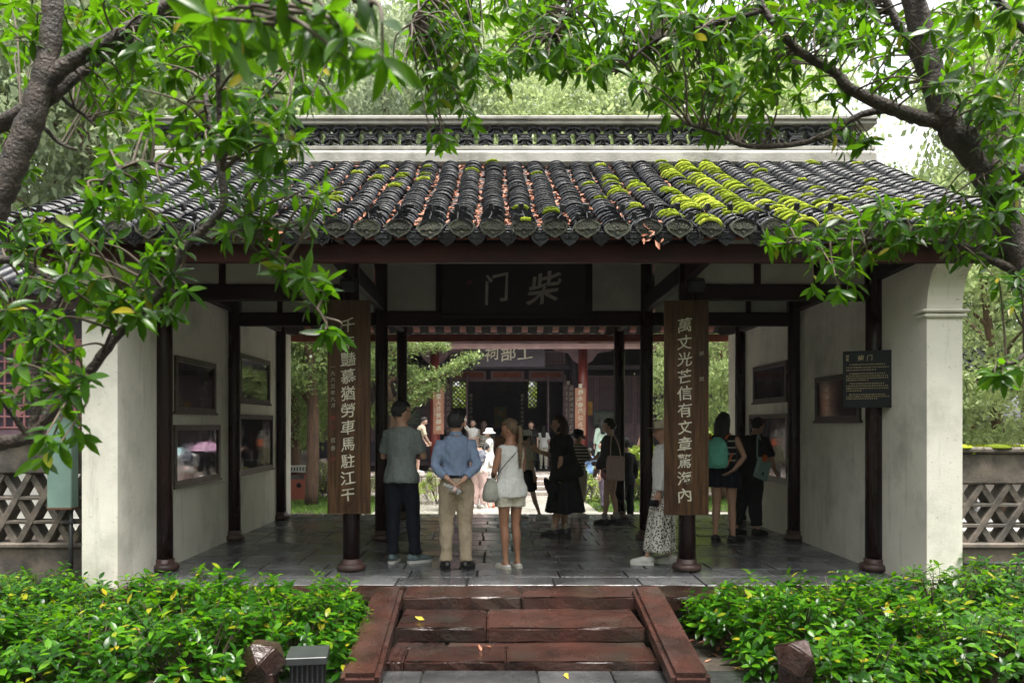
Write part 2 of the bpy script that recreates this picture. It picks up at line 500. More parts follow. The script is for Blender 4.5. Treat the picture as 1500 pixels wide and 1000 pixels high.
# --- roof
roof = MB().build('roof', None, gate); roof.location = GL
mb = MB()
NS = 12
for side in (0, 1):
    ys = [YE + .06 + (YR - YE - .06) * i / NS if side == 0 else YB - (YB - YR) * i / NS for i in range(NS + 1)]
    top = [(y, roof_z(y) - .028) for y in ys]; bot = [(y, roof_z(y) - .05) for y in ys]
    poly = top + bot[::-1]
    mb.prism(poly if side == 0 else poly, BX - HALF, BX + HALF, 'x')
bpy.data.meshes.remove(roof.data) if False else None
me = mb.mesh('roof', MAT['under_tile']); roof.data = me
NR = 35
SP = 2 * HALF / NR
roll_x = [BX - HALF + SP * (i + .5) for i in range(NR)]
for side, ya in ((0, YE + .12), (1, YB - .1)):
    for x in roll_x:
        yr = YR - .04 if side == 0 else YR + .04
        b = MB()
        n = 6
        pts = [ya + (yr - ya) * i / n for i in range(n + 1)]
        poly = [(y, roof_z(y) - .052) for y in pts] + [(y, roof_z(y) - .085) for y in pts[::-1]]
        b.prism(poly, x - .055, x + .055, 'x')
        b.build('rafter', MAT['rafter'], roof)

def arc_tile(rx, rz, length, thick, seg=8, a0=0.0, a1=math.pi, up=1, lift=0.03):
    """curved tile, lower edge at y = 0, running up the slope along +y"""
    vs = []; fs = []
    for y, dz in ((0, lift), (length, 0)):
        for k in (0, 1):
            for i in range(seg + 1):
                th = a0 + (a1 - a0) * i / seg
                r1, r2 = rx + (thick if k else 0) * (1 if up > 0 else 1), rz + (thick if k else 0)
                vs.append((-math.cos(th) * r1, y, up * math.sin(th) * r2 + dz))
    n = seg + 1
    for i in range(seg):
        fs.append((i, i + 1, n + i + 1, n + i))                 # lower edge face
        fs.append((n + i, n + i + 1, 3 * n + i + 1, 3 * n + i)) # outside
        fs.append((i + 1, i, 2 * n + i, 2 * n + i + 1))         # inside
    fs.append((0, n, 3 * n, 2 * n)); fs.append((seg, 2 * n + seg, 3 * n + seg, n + seg))
    return vs, fs
EXPO = .128
cov_v, cov_f = arc_tile(.098, .072, .23, .02)
tr_v, tr_f = arc_tile(.085, .04, .24, .014, seg=5, up=-1, lift=.022)
def tile_mesh(vs, fs, name, m):
    b = MB(); b.add(vs, fs, True); b.sm = [i % 3 != 0 for i in range(len(fs))]
    return b.mesh(name, m)
me_cover = [None] * 3
for q in range(3):
    vs = [(x + random.uniform(-.003, .003), y, z + random.uniform(-.003, .003)) for x, y, z in cov_v]
    me_cover[q] = tile_mesh(vs, cov_f, 'cover_tile', MAT['tile'])
ncour = int((YR - .12 - YE) / (EXPO * math.cos(roof_slope(8.5))))
rest = MB(); back = MB(); trough = MB(); moss_sites = []
def xform(vs, loc, pitch, yaw=0, flip=False, roll=0):
    m = Matrix.Translation(loc) @ (Matrix.Rotation(math.pi, 4, 'Z') if flip else Matrix.Identity(4)) @ Matrix.Rotation(yaw, 4, 'Z') @ Matrix.Rotation(pitch, 4, 'X') @ Matrix.Rotation(roll, 4, 'Y')
    return [m @ Vector(v) for v in vs]
for i, x in enumerate(roll_x):
    wob = random.uniform(-.5, .5)
    for c in range(ncour):
        y = YE + c * EXPO * math.cos(roof_slope(8.5))
        p = roof_slope(y)
        dx = .012 * math.sin(c * .35 + wob * 6) + random.uniform(-.005, .005)
        loc = Vector((x + dx, y, roof_z(y) + .008 + random.uniform(-.006, .007)))
        pitch = p + random.uniform(-.025, .02) - .03
        yaw = random.uniform(-.05, .05); rol = random.uniform(-.06, .06)
        if c < 7:
            o = meshobj('cover_tile', me_cover[(i + c) % 3], roof, loc, None)
            o.rotation_euler = (Matrix.Rotation(yaw, 3, 'Z') @ Matrix.Rotation(pitch, 3, 'X') @ Matrix.Rotation(rol, 3, 'Y')).to_euler()
        else:
            rest.add(xform(cov_v, loc, pitch, yaw, roll=rol), cov_f, True)
        moss_sites.append((i, c, loc, pitch, x, y))
    for c in range(0, ncour, 2):
        y = YB - c * EXPO * math.cos(roof_slope(8.5))
        v2, f2 = arc_tile(.098, .072, .4, .02, seg=5)
        back.add(xform(v2, Vector((x, y, roof_z(y) + .008)), roof_slope(8.5), flip=True), f2, True)
for i in range(NR - 1):
    x = (roll_x[i] + roll_x[i + 1]) / 2
    for c in range(ncour):
        y = YE + c * EXPO * math.cos(roof_slope(8.5)) - .01
        trough.add(xform(tr_v, Vector((x, y, roof_z(y) + .03)), roof_slope(y) - .02), tr_f, True)
    for c in range(0, ncour, 3):
        y = YB - c * EXPO * math.cos(roof_slope(8.5))
        trough.add(xform(tr_v, Vector((x, y, roof_z(y) + .03)), roof_slope(8.5), flip=True), tr_f, True)
for b, nm in ((rest, 'upper_cover_tiles'), (back, 'rear_cover_tiles'), (trough, 'channel_tiles')):
    o = b.build(nm, MAT['tile'], roof); o['kind'] = 'stuff'

# tile ends: fan-shaped discs on the rolls, smaller drip plates on the channels
def fan_end(w, h, t=.018, emboss=True):
    b = MB()
    top = [(-w / 2 + w * i / 10, h * .34 * math.sin(math.pi * i / 10) ** .8 + h * .12) for i in range(11)]
    low = [(w / 2, h * .0), (w * .44, -h * .18), (w * .30, -h * .36), (w * .14, -h * .47), (0, -h * .60), (-w * .14, -h * .47), (-w * .30, -h * .36), (-w * .44, -h * .18), (-w / 2, 0)]
    poly = top + low
    b.prism(poly, 0, t, 'y')
    # raised rim and a simple leaf pattern
    n = len(poly)
    pin = [(p[0] * .84, p[1] * .84) for p in poly]
    vs = [(p[0], -.008, p[1]) for p in poly] + [(p[0], -.008, p[1]) for p in pin] + [(p[0], .004, p[1]) for p in poly] + [(p[0], .004, p[1]) for p in pin]
    fs = []
    for i in range(n):
        j = (i + 1) % n
        fs += [(i, j, n + j, n + i), (i, 2 * n + i, 2 * n + j, j), (n + i, n + j, 3 * n + j, 3 * n + i)]
    b.add(vs, fs)
    for k in range(-3, 4):
        a = k * .42
        for r in (.16, .30):
            x, z = math.sin(a) * w * r, math.cos(a) * h * r * .75 - h * .12
            b.box((x, -.006, z), (w * .065, .020, h * .17), rot=(0, a, 0))
    b.box((0, -.006, -h * .26), (w * .12, .014, h * .12), rot=(0, .78, 0))
    return b
me_end = fan_end(.242, .165).mesh('end_tile', MAT['tile_end'])
me_drip = fan_end(.16, .14).mesh('drip_tile', MAT['tile'])
clip = MB()
clip.bbox((0, .05, .20), (.044, .036, .062), .005, rot=(.2, 0, 0))
clip.tube([(0, .05, .175), (.006, .03, .13), (.004, -.03, .085), (.01, -.07, .03), (.004, -.06, -.03)], .0055, n=6)
me_clip = clip.mesh('tile_clip', MAT['blackmetal'])
for i, x in enumerate(roll_x):
    o = meshobj('end_tile', me_end, roof, (x + random.uniform(-.008, .008), YE - .018, ZE + .045 + random.uniform(-.006, .006)))
    o.rotation_euler = (R(8) + random.uniform(-.06, .06), random.uniform(-.07, .07), random.uniform(-.06, .06))
    o = meshobj('tile_clip', me_clip, roof, (x + random.uniform(-.04, .04), YE + .05, ZE + .06))
    o.rotation_euler = (random.uniform(-.1, .1), random.uniform(-.25, .25), random.uniform(-.5, .5))
    if i < NR - 1:
        xm = (x + roll_x[i + 1]) / 2
        o = meshobj('drip_tile', me_drip, roof, (xm + random.uniform(-.008, .008), YE + .012, ZE - .03 + random.uniform(-.006, .006)))
        o.rotation_euler = (R(8) + random.uniform(-.06, .06), random.uniform(-.07, .07), 0)
        if i % 2 == 0:
            o = meshobj('tile_clip', me_clip, roof, (xm + random.uniform(-.03, .03), YE + .03, ZE - .02))
            o.rotation_euler = (0, random.uniform(-.4, .4), random.uniform(-.5, .5))

# --- moss cushions growing on the tiles
def vnoise(x, y):
    s = 0
    for k, (a, b_, c) in enumerate(((1.3, .9, .3), (2.9, 1.7, 1.9), (.7, 3.1, 4.2), (5.3, 4.1, .8))):
        s += math.sin(x * a + c + 1.3 * math.sin(y * b_ + c)) * math.cos(y * b_ * .8 + x * .37 + c * 2)
    return s / 4
mv = []; mf = []
for (i, c, loc, pitch, x, y) in moss_sites:
    xr = (x - BX) / HALF
    k = vnoise(x * 1.9, y * 2.3) + .55 * max(0, 1 - abs(xr - .52) / .42) * (1.25 - (y - YE) / 6) + .10 * (c > ncour - 4) - .42
    if xr < -.45: k -= .16
    k += random.uniform(-.16, .16)
    if k < .0: continue
    cover = min(1, .30 + k * 1.5 + random.uniform(-.1, .2))
    a0 = math.pi * (.5 - .5 * cover) + random.uniform(-.2, .2); a1 = a0 + math.pi * cover
    a0 = max(.02, a0); a1 = min(math.pi - .02, a1)
    na, ny = 12, 4
    ln = .022 + .115 * min(1, max(0, k - .10) * 1.5)
    M_ = Matrix.Translation(loc) @ Matrix.Rotation(pitch, 4, 'X')
    o = len(mv)
    for jy in range(ny + 1):
        for ia in range(na + 1):
            th = a0 + (a1 - a0) * ia / na
            edge = min(ia, na - ia, jy + 1.0, ny - jy) / 2.0
            h = .020 + (.010 * min(1, edge) + random.uniform(-.006, .007)) * (1 if edge > 0 else 0)
            r1, r2 = .098 + h, .072 + h
            yy = -.008 + ln * jy / ny + random.uniform(-.006, .006)
            mv.append(M_ @ Vector((-math.cos(th) * r1, yy, math.sin(th) * r2 + .03 * (1 - yy / .23))))
    for jy in range(ny):
        for ia in range(na):
            a = o + jy * (na + 1) + ia
            mf.append((a, a + 1, a + na + 2, a + na + 1))
    # front skirt
    o2 = len(mv)
    for ia in range(na + 1):
        th = a0 + (a1 - a0) * ia / na
        mv.append(M_ @ Vector((-math.cos(th) * .1, -.004, math.sin(th) * .074 + .03)))
    for ia in range(na):
        mf.append((o + ia, o2 + ia, o2 + ia + 1, o + ia + 1))
    # little tufts
    for q in range(26):
        th = random.uniform(a0, a1); yy = random.uniform(0, ln)
        p = Vector((-math.cos(th) * .120, yy, math.sin(th) * .094 + .03 * (1 - yy / .23)))
        nrm = Vector((-math.cos(th), -.3, math.sin(th)))
        s = random.uniform(.006, .014)
        t = Vector((random.uniform(-1, 1), random.uniform(-1, 1), .2)).normalized() * s
        oo = len(mv)
        mv += [M_ @ (p - t * .6), M_ @ (p + t * .6), M_ @ (p + nrm * s * 1.5)]
        mf.append((oo, oo + 1, oo + 2))
b = MB(); b.add(mv, mf, True)
o = b.build('moss', MAT['moss'], roof, fix=False); o['kind'] = 'stuff'

# --- fallen leaves lying in the channels of the roof
def leaf_bits(sites, size, curl=.35):
    vs = []; fs = []
    for p, nrm in sites:
        s = size * random.uniform(.6, 1.35)
        a = random.uniform(0, 6.283)
        n = (Vector(nrm) + Vector((random.uniform(-.6, .6), random.uniform(-.6, .6), 0))).normalized()
        u = n.orthogonal(); u = Matrix.Rotation(a, 3, n) @ u; v = n.cross(u)
        o = len(vs); P = Vector(p)
        k = curl * s
        vs += [P - u * s, P - u * s * .2 + v * s * .34 + n * k * .6, P + u * s + n * k * random.uniform(-.3, 1), P - u * s * .2 - v * s * .34 + n * k * .6, P + n * k * .1]
        fs += [(o, o + 4, o + 1), (o + 1, o + 4, o + 2), (o + 2, o + 4, o + 3), (o + 3, o + 4, o)]
    return vs, fs
sites = []
for i in range(NR - 1):
    x = (roll_x[i] + roll_x[i + 1]) / 2
    xr = (x - BX) / HALF
    n = int(95 * max(.12, 1 - abs(xr + .12) * 1.35) * random.uniform(.6, 1.3))
    for q in range(n):
        y = YE + .12 + (YR - YE - .3) * random.random() ** 1.15
        sites.append(((x + random.gauss(0, .028), y, roof_z(y) + .035 + random.uniform(0, .03)), (0, -.45, 1)))
for q in range(9):   # a clump caught at the eave
    sites.append(((BX + 1.14 + random.gauss(0, .05), YE - .05 + random.gauss(0, .02), ZE - .04 + random.gauss(0, .06)), (0, -1, .4)))
for q in range(14):
    sites.append(((-1.98 + random.gauss(0, .04), YE - .05 + random.gauss(0, .02), ZE - .0 + random.gauss(0, .03)), (0, -1, .4)))
vs, fs = leaf_bits(sites, .034)
b = MB(); b.add(vs, fs); o = b.build('fallen_leaves', MAT['litter'], roof, fix=False); o['kind'] = 'stuff'

# --- ridge: plaster base, slab, openwork of curved tiles, cap
ridge = MB()
ridge.bbox((BX, YR, ZR + .06), (2 * HALF - .05, .42, .22), .05)
ridge = ridge.build('ridge', MAT['ridge_plaster'], gate); ridge.location = GL
gpart(MB().bbox((0, 0, 0), (2 * HALF - .08, .34, .052), .008), 'ridge_slab', MAT['ridge_plaster'], ridge).location = (BX, YR, ZR + .198)
gpart(MB().bbox((0, 0, 0), (2 * HALF - .02, .30, .05), .008), 'ridge_cap', MAT['ridge_plaster'], ridge).location = (BX, YR, ZR + .552)
gpart(MB().bbox((0, 0, 0), (2 * HALF - .02, .36, .055), .012), 'ridge_cap', MAT['ridge_plaster'], ridge).location = (BX, YR, ZR + .605)
b = MB()
for up in (0,):
    for lay in (0, .030):
        seg = 8; w = .104; sag = .058; th = .02
        vs = []; fs = []
        for y in (-.11, .11):
            for k in (0, 1):
                for i in range(seg + 1):
                    a = math.pi * i / seg
                    vs.append((-math.cos(a) * (w - .006 * (lay > 0)), y, math.sin(a) * sag + lay * .85 + k * th - .03))
        n = seg + 1
        for i in range(seg):
            fs += [(i, i + 1, n + i + 1, n + i), (2 * n + i, 3 * n + i, 3 * n + i + 1, 2 * n + i + 1), (n + i, n + i + 1, 3 * n + i + 1, 3 * n + i), (i + 1, i, 2 * n + i, 2 * n + i + 1)]
        fs += [(0, n, 3 * n, 2 * n), (seg, 2 * n + seg, 3 * n + seg, n + seg)]
        b.add(vs, fs, True)
me_ridge = b.mesh('ridge_tile', MAT['tile'])
U = .262
nu = int((2 * HALF - .2) / U)
for k in range(nu):
    x0 = BX - HALF + .2 + U * k
    for (dx, z, flip) in ((0, .455, 0), (U / 2, .435, 1), (U / 2, .305, 0), (0, .285, 1)):
        o = meshobj('ridge_tile', me_ridge, ridge, (x0 + dx + random.uniform(-.006, .006), YR + random.uniform(-.006, .006), ZR + z))
        o.rotation_euler = (0, math.pi if flip else 0, 0)
# a few weeds rooted in the ridge
# --- end walls with display windows
def end_wall(sx):
    xi, xo = BX + sx * 3.86, BX + sx * 4.20
    yb = 14.05
    pts = [(7.6, -.5), (7.6, 2.62)]
    for i in range(9):
        t = i / 8
        pts.append((7.6 - .20 * (1 - math.cos(t * math.pi / 2)), 2.62 + .44 * math.sin(t * math.pi / 2) if t < 1 else 3.08))
    pts.append((7.40, 3.16))
    for y in np.linspace(7.5, YR, 8): pts.append((y, roof_z(y) - .10))
    for y in np.linspace(YR + .3, yb, 7): pts.append((y, roof_z(y) - .10))
    pts.append((yb, -.5))
    w = gpart(MB().prism(pts, min(xi, xo), max(xi, xo), 'x'), 'end_wall', MAT['plaster'])
    # moulding where the front end starts to curve
    for z, e, h in ((2.60, .035, .035), (2.645, .055, .03)):
        MB().bbox(((xi + xo) / 2, 7.6 + .06, z), (.34 + 2 * e, .12 + 2 * e, h), .012).build('moulding', MAT['plaster'], w)
    return w
wl_, wr_ = end_wall(-1), end_wall(1)
def display_window(wall, sx, y0, y1, z0, z1):
    xi = BX + sx * 3.86
    n = -sx                                     # into the room
    xf = xi + n * .028
    t = .065
    fr = MB()
    for (a, b_) in (((y0, z0), (y1, z0 + t)), ((y0, z1 - t), (y1, z1)), ((y0, z0 + t), (y0 + t, z1 - t)), ((y1 - t, z0 + t), (y1, z1 - t))):
        fr.box2((xi - n * .01, a[0], a[1]), (xf, b_[0], b_[1]))
    fr.box2((xi, y0 - .03, z0 - .02), (xf + n * .012, y1 + .03, z0 + .012))
    f = fr.build('window', MAT['frame'], wall)
    MB().box2((xi - n * .008, y0 + t - .004, z0 + t - .004), (xi + n * .010, y1 - t + .004, z1 - t + .004)).build('pane', MAT['glass'], f)
for (y0, y1, z0, z1) in ((8.93, 10.22, 1.70, 2.34), (8.90, 10.38, .86, 1.56), (11.2, 12.68, 1.88, 2.57), (11.15, 12.85, .86, 1.71)):
    display_window(wl_, -1, y0, y1, z0, z1)
for (y0, y1, z0, z1) in ((8.95, 10.2, 1.60, 2.16), (11.2, 12.65, 1.90, 2.47), (11.15, 12.85, .74, 1.72)):
    display_window(wr_, 1, y0, y1, z0, z1)

# ================================================================== lettering
FONT = bpy.data.fonts[0] if len(bpy.data.fonts) else None
def glyph(ch, size, depth=.004, offset=0.0):
    cu = bpy.data.curves.new('t', 'FONT'); cu.body = ch; cu.size = size; cu.extrude = depth; cu.offset = offset
    cu.align_x = 'CENTER'; cu.align_y = 'CENTER'; cu.resolution_u = 3
    return evaluated(bpy.data.objects.new('t', cu))
def lettering(chars, size, m, parent, pos, pitch, name='character', rot=(R(90), 0, 0), depth=.004, offset=.0, slant=0.0, direction=(0, 0, -1), xs=1.0):
    """writes one mesh per character, along `direction`, in the parent's space"""
    d = Vector(direction)
    for i, ch in enumerate(chars):
        if ch == ' ': continue
        me = glyph(ch, size, depth, offset)
        n = len(me.vertices)
        if not n: print('NO GLYPH', ch); continue
        co = np.empty(n * 3, dtype=np.float32); me.vertices.foreach_get('co', co); co = co.reshape(-1, 3)
        c = (co.max(0) + co.min(0)) / 2; co -= c
        # brushed look: slight rise to the right, uneven waist
        sx_ = xs * random.uniform(.94, 1.06)
        x, y = co[:, 0].copy(), co[:, 1].copy()
        s = max(size, 1e-6)
        co[:, 0] = x * sx_ + slant * y + .026 * s * np.sin(y / s * 7 + i)
        co[:, 1] = y + .13 * x + .028 * s * np.sin(x / s * 7 + 2 * i)
        me.vertices.foreach_set('co', co.ravel()); me.update()
        me.materials.clear(); me.materials.append(m)
        o = meshobj(name, me, parent, Vector(pos) + d * pitch * i, rot)

# --- couplet boards on the two inner front columns
def board(x, zb, zt, w, rz, label):
    b = empty('couplet_board', (x, Y1 - .135, zb), rz, label=label, cat='board', group='carved boards on the front columns')
    h = zt - zb
    mb = MB()
    seg = 8
    prof = []
    for i in range(seg + 1):
        u = -1 + 2 * i / seg
        prof.append((u * w / 2, -.012 * (1 - u * u)))
    poly = [(p[0], p[1] - .018) for p in prof] + [(p[0], p[1] + .018) for p in prof[::-1]]
    mb.prism(poly, 0, h, 'z')
    mb.build('plank', MAT['wood'], b)
    MB().box2((-.05, .0181, .3), (.05, .06, .36)).build('hanger', MAT['blackmetal'], b)
    MB().box2((-.05, .0181, h - .36), (.05, .06, h - .3)).build('hanger', MAT['blackmetal'], b)
    return b, h
bl, hl = board(BX - 1.80 + .0, .625, 2.87, .45, 0, 'brown carved couplet board with a column of small writing, hung on a front column')
br, hr = board(BX + 1.76, .61, 2.87, .46, R(-4), 'brown carved couplet board beside the woman in the spotted skirt')
lettering('千年豔慕猶勞車馬駐江干', .158, MAT['cream'], bl, (-.006, -.032, hl - .262), .1785, offset=.0008)
lettering('萬丈光芒信有文章驚海內', .158, MAT['cream'], br, (-.02, -.032, hr - .262), .1785, offset=.0008)
lettering('一九六三年九月', .052, MAT['dimcream'], bl, (-.165, -.026, hl - .70), .068, offset=.0006)
lettering('陳云', .055, MAT['seal'], bl, (-.165, -.026, hl - 1.24), .09)
lettering('恆書', .055, MAT['dimcream'], bl, (-.165, -.026, hl - 1.47), .085)
lettering('印', .05, MAT['seal'], bl, (-.165, -.026, hl - 1.67), .085)
lettering('郭 撰', .05, MAT['dimcream'], br, (.155, -.028, hr - .56), .135)

# --- name plaque of the gate
pq = empty('name_plaque', (BX, Y2 - .075, 3.02), label='dark plaque with two large pale brushed characters hanging above the passage of the gate', cat='plaque')
pq.rotation_euler = (R(8), 0, 0)
MB().bbox((0, -.03, .36), (1.93, .05, .76), .012).build('plank', MAT['plaque'], pq)
for z in (.004, .716):
    MB().bbox((0, -.066, z + .01), (1.97, .03, .05), .01).build('rim', MAT['plaque'], pq)
lettering('门', .42, MAT['dimcream'], pq, (-.24, -.058, .38), 0, offset=.006, xs=.85)
lettering('柴', .45, MAT['dimcream'], pq, (.40, -.058, .38), 0, offset=.006, slant=.15)
lettering('印', .07, MAT['seal'], pq, (-.60, -.058, .45), 0)

# --- small electric fittings
for x, lab in ((-.84, 'unlit tube light under the eaves beam towards the board with small writing'), (.70, 'unlit tube light under the eaves beam towards the board beside the spotted skirt')):
    t = empty('tube_light', (BX + x + .06, Y1 - .02, 3.30), label=lab, cat='lamp', group='tube lights under the eaves')
    MB().bbox((0, 0, .055), (.72, .05, .03), .005).build('housing', MAT['tube'], t)
    MB().tube([(-.34, 0, .022), (.34, 0, .022)], .013, n=10).build('tube', MAT['tube'], t)
    MB().box2((-.25, -.01, .069), (-.22, .01, .11)).box2((.22, -.01, .069), (.25, .01, .11)).build('bracket', MAT['tube'], t)
for x, lab in ((-1.80, 'small black floodlight above the board with the column of small writing'), (1.86, 'small black floodlight above the board beside the woman in the spotted skirt')):
    f = empty('floodlight', (BX + x, Y1 - .14, 2.95), label=lab, cat='floodlight')
    MB().bbox((0, -.02, .075), (.16, .09, .13), .012, rot=(.35, 0, 0)).build('body', MAT['blackmetal'], f)
    MB().box((0, -.066, .058), (.13, .006, .10), rot=(.35, 0, 0)).build('lens', MAT['sign'], f)
    MB().tube([(-.10, .0, .07), (-.10, .05, .16), (0, .06, .17), (.10, .05, .16), (.10, 0, .07)], .007, n=6).build('yoke', MAT['greymetal'], f)
    MB().tube([(0, .06, .17), (0, .075, .05)], .008, n=6).build('stem', MAT['blackmetal'], f)
# --- information sign on the outer right column
sg = empty('information_sign', (BX + 3.66, Y1 - .16, 1.74), R(-26), label='black information sign with rows of gilt writing on a column', cat='sign')
MB().bbox((0, 0, .30), (.47, .035, .60), .006).build('panel', MAT['sign'], sg)
MB().box2((.12, .0185, .2), (.30, .10, .4)).build('bracket', MAT['blackmetal'], sg)
lettering('柴门', .062, MAT['gilt'], sg, (-.06, -.020, .525), .085, direction=(1, 0, 0), depth=.001)
lettering('锦官', .032, MAT['gilt'], sg, (-.19, -.020, .545), .036, depth=.001)
rows = [(.455, 1, .9), (.425, 0, 1), (.398, 0, .72), (.360, 1, .92), (.336, 0, 1), (.313, 0, 1), (.291, 0, .5), (.255, 1, .9), (.230, 0, 1), (.205, 0, 1), (.180, 0, .36), (.140, 1, .9), (.118, 0, 1), (.096, 0, .75)]
b = MB()
for z, ind, ln in rows:
    x = -.20 + .03 * ind
    xe = -.20 + .40 * ln
    while x < xe:
        w = random.uniform(.006, .016)
        for q in range(2):
            b.box((x + w / 2, -.019, z + (q - .5) * .007), (w * random.uniform(.6, 1), .002, .0035))
        b.box((x + w * .3, -.019, z), (.0025, .002, .012))
        x += w + random.uniform(.003, .007)
o = b.build('small_print', MAT['gilt'], sg, fix=False); o['kind'] = 'stuff'
# ================================================================== ground, floor, stairs
ZG = -.32
g = MB(); g.add([(-250, -60, ZG), (250, -60, ZG), (250, 420, ZG), (-250, 420, ZG)], [(0, 1, 2, 3)])
o = g.build('ground', MAT['soil']); tag(o, 'dark bare soil spreading around the gate and garden', 'ground', kind='structure')
floor = MB().box2((BX - 4.3, 7.34, -.5), (BX + 4.3, 14.0, -.022)).build('platform_floor', MAT['joint'])
tag(floor, 'raised floor of wet grey stone slabs under the gate roof', 'floor', kind='structure')
# paving slabs in staggered rows
slab_me = {}
def slab_mesh(w, d, h=.03):
    k = (round(w, 2), round(d, 2))
    if k not in slab_me:
        slab_me[k] = MB().bbox((0, 0, -h / 2), (k[0], k[1], h), .006).mesh('paving_slab', MAT['slab'])
    return slab_me[k]
y = 7.76
row = 0
while y < 13.9:
    d = .43 if row != 13 else .5
    d = min(d, 13.97 - y)
    x = BX - 3.86 - random.uniform(0, .4)
    while x < BX + 3.86:
        w = random.choice((.62, .70, .70, .78, .86))
        x0, x1 = max(x, BX - 3.86), min(x + w, BX + 3.86)
        if x1 - x0 > .08:
            o = meshobj('paving_slab', slab_mesh(x1 - x0 - .016, d - .016), floor, ((x0 + x1) / 2, y + d / 2, random.uniform(-.004, .003)))
            o.rotation_euler = (random.uniform(-.005, .005), random.uniform(-.004, .004), 0)
        x += w
    y += d; row += 1
# red sandstone kerb along the front and back edge
def rough_block(size, name, m, amp=.008, sub=6, bev=.015):
    """stone block with worn edges: a chamfered box whose long faces are cut and nudged"""
    bm = bmesh.new()
    bmesh.ops.create_cube(bm, size=1.0)
    for v in bm.verts: v.co = Vector((v.co.x * size[0], v.co.y * size[1], v.co.z * size[2]))
    bmesh.ops.bevel(bm, geom=bm.edges[:], offset=bev, segments=2, affect='EDGES')
    es = [e for e in bm.edges if abs((e.verts[0].co - e.verts[1].co).x) > size[0] * .5]
    bmesh.ops.subdivide_edges(bm, edges=es, cuts=sub, use_grid_fill=True)
    for v in bm.verts:
        v.co += Vector((0, random.uniform(-amp, amp), random.uniform(-amp, amp) * .7))
    me = bpy.data.meshes.new(name); bm.to_mesh(me); bm.free()
    me.materials.append(m)
    return me
xs = [BX - 4.3, BX - 3.1, BX - 1.95, BX - 1.1, BX - .02, BX + 1.1, BX + 1.95, BX + 3.2, BX + 4.3]
for a, b_ in zip(xs[:-1], xs[1:]):
    meshobj('kerb_stone', rough_block((b_ - a - .008, .53, .13), 'kerb_stone', MAT['redstone']), floor, ((a + b_) / 2, 7.485, -.065))
# brick courses under the kerb
bk = MB().bbox((0, 0, 0), (.235, .10, .052), .006).mesh('brick', MAT['brick'])
for r in range(3):
    x = BX - 4.25 + (.12 if r % 2 else 0)
    while x < BX + 4.2:
        if not (BX - 1.2 < x < BX + 1.2) or r < 1:
            o = meshobj('brick', bk, floor, (x, 7.325 + random.uniform(-.008, .006), -.165 - r * .06)); o.rotation_euler = (0, 0, random.uniform(-.02, .02))
        x += .246
# --- stairs
st = empty('stone_stairs', (BX, 6.6, -.28), label='low worn red sandstone steps between two sloping side slabs', cat='stairs')
def spart(name, me, c, rot=None):
    o = meshobj(name, me, st, Vector(c) - st.location, rot); return o
W = 1.08
# rows: (front y, back y, top z, splits)
for (ya, yb, zt, h, splits) in ((6.54, 7.222, -.106, .125, (-1.03, -.28, 1.03)), (5.99, 6.40, -.216, .10, (-1.05, -.90, -.12, 1.05)), (6.40, 6.56, -.226, .09, (-1.03, -.6, 1.03))):
    for a, b_ in zip(splits[:-1], splits[1:]):
        spart('step_stone', rough_block((b_ - a - .008, yb - ya - .006, h), 'step_stone', MAT['redstone'], .007), (BX - .05 + (a + b_) / 2, (ya + yb) / 2, zt - h / 2))
for sx in (-1, 1):
    x0 = 1.085 if sx > 0 else 1.13
    me = rough_block((.27, 1.95, .16), 'side_slab', MAT['redstone'], .0015, 2, .035)
    o = spart('side_slab', me, (BX - .05 + sx * 1.165, 6.42, -.115), (R(6.6), 0, R(-1.6) * sx))
# wet dark paving in front of the stairs
path = MB().box2((BX - 2.0, -3, -.5), (BX + 2.0, 5.99, -.312)).build('front_path', MAT['joint'])
tag(path, 'wet dark stone path leading to the steps', 'path', kind='structure')
y = 5.98
while y > 2.5:
    x = BX - 1.9 + random.uniform(-.2, 0)
    while x < BX + 1.9:
        w = random.choice((.55, .7, .85))
        o = meshobj('paving_slab', MB().bbox((0, 0, -.015), (w - .012, .488, .03), .006).mesh('paving_slab', MAT['path_slab']), path, (x + w / 2, y - .25, -.282 + random.uniform(-.003, .003)))
        x += w
    y -= .5
# a few fallen leaves on the steps and floor: each its own thing
for (px, py, d, m, lab) in ((615, 907, 6.75, 'yellowleaf', 'small yellow leaf on the upper step'), (716, 948, 6.3, 'litter', 'curled brown leaf on the lower step'), (703, 950, 6.25, 'litter', 'flat brown leaf on the lower step next to a curled one'), (830, 991, 5.8, 'yellowleaf', 'long yellow leaf on the wet path below the steps')):
    p = at(px, py, d)
    vs, fs = leaf_bits([((0, 0, .006), (0, 0, 1))], .032, .3)
    z = {907: -.1, 948: -.212, 950: -.212, 991: -.278}[py]
    k = (CAM_Z - z) / (CAM_Z - p.z)
    b = MB(); b.add(vs, fs); o = b.build('fallen_leaf', MAT[m], None, (p.x * k, p.y * k, z + .003), fix=False)
    tag(o, lab, 'leaf')
# fallen leaves on the soil of the beds are ground litter
sites = [((random.uniform(BX + 1.4, BX + 2.6), random.uniform(5.2, 7.1), ZG + .01), (0, 0, 1)) for _ in range(140)] + [((random.uniform(BX - 2.6, BX - 1.4), random.uniform(5.2, 7.1), ZG + .01), (0, 0, 1)) for _ in range(140)]
vs, fs = leaf_bits(sites, .035); b = MB(); b.add(vs, fs); o = b.build('leaf_litter', MAT['litter'], None, fix=False)
tag(o, 'scattered dry leaf litter on the soil beside the steps', 'leaf litter', kind='stuff')

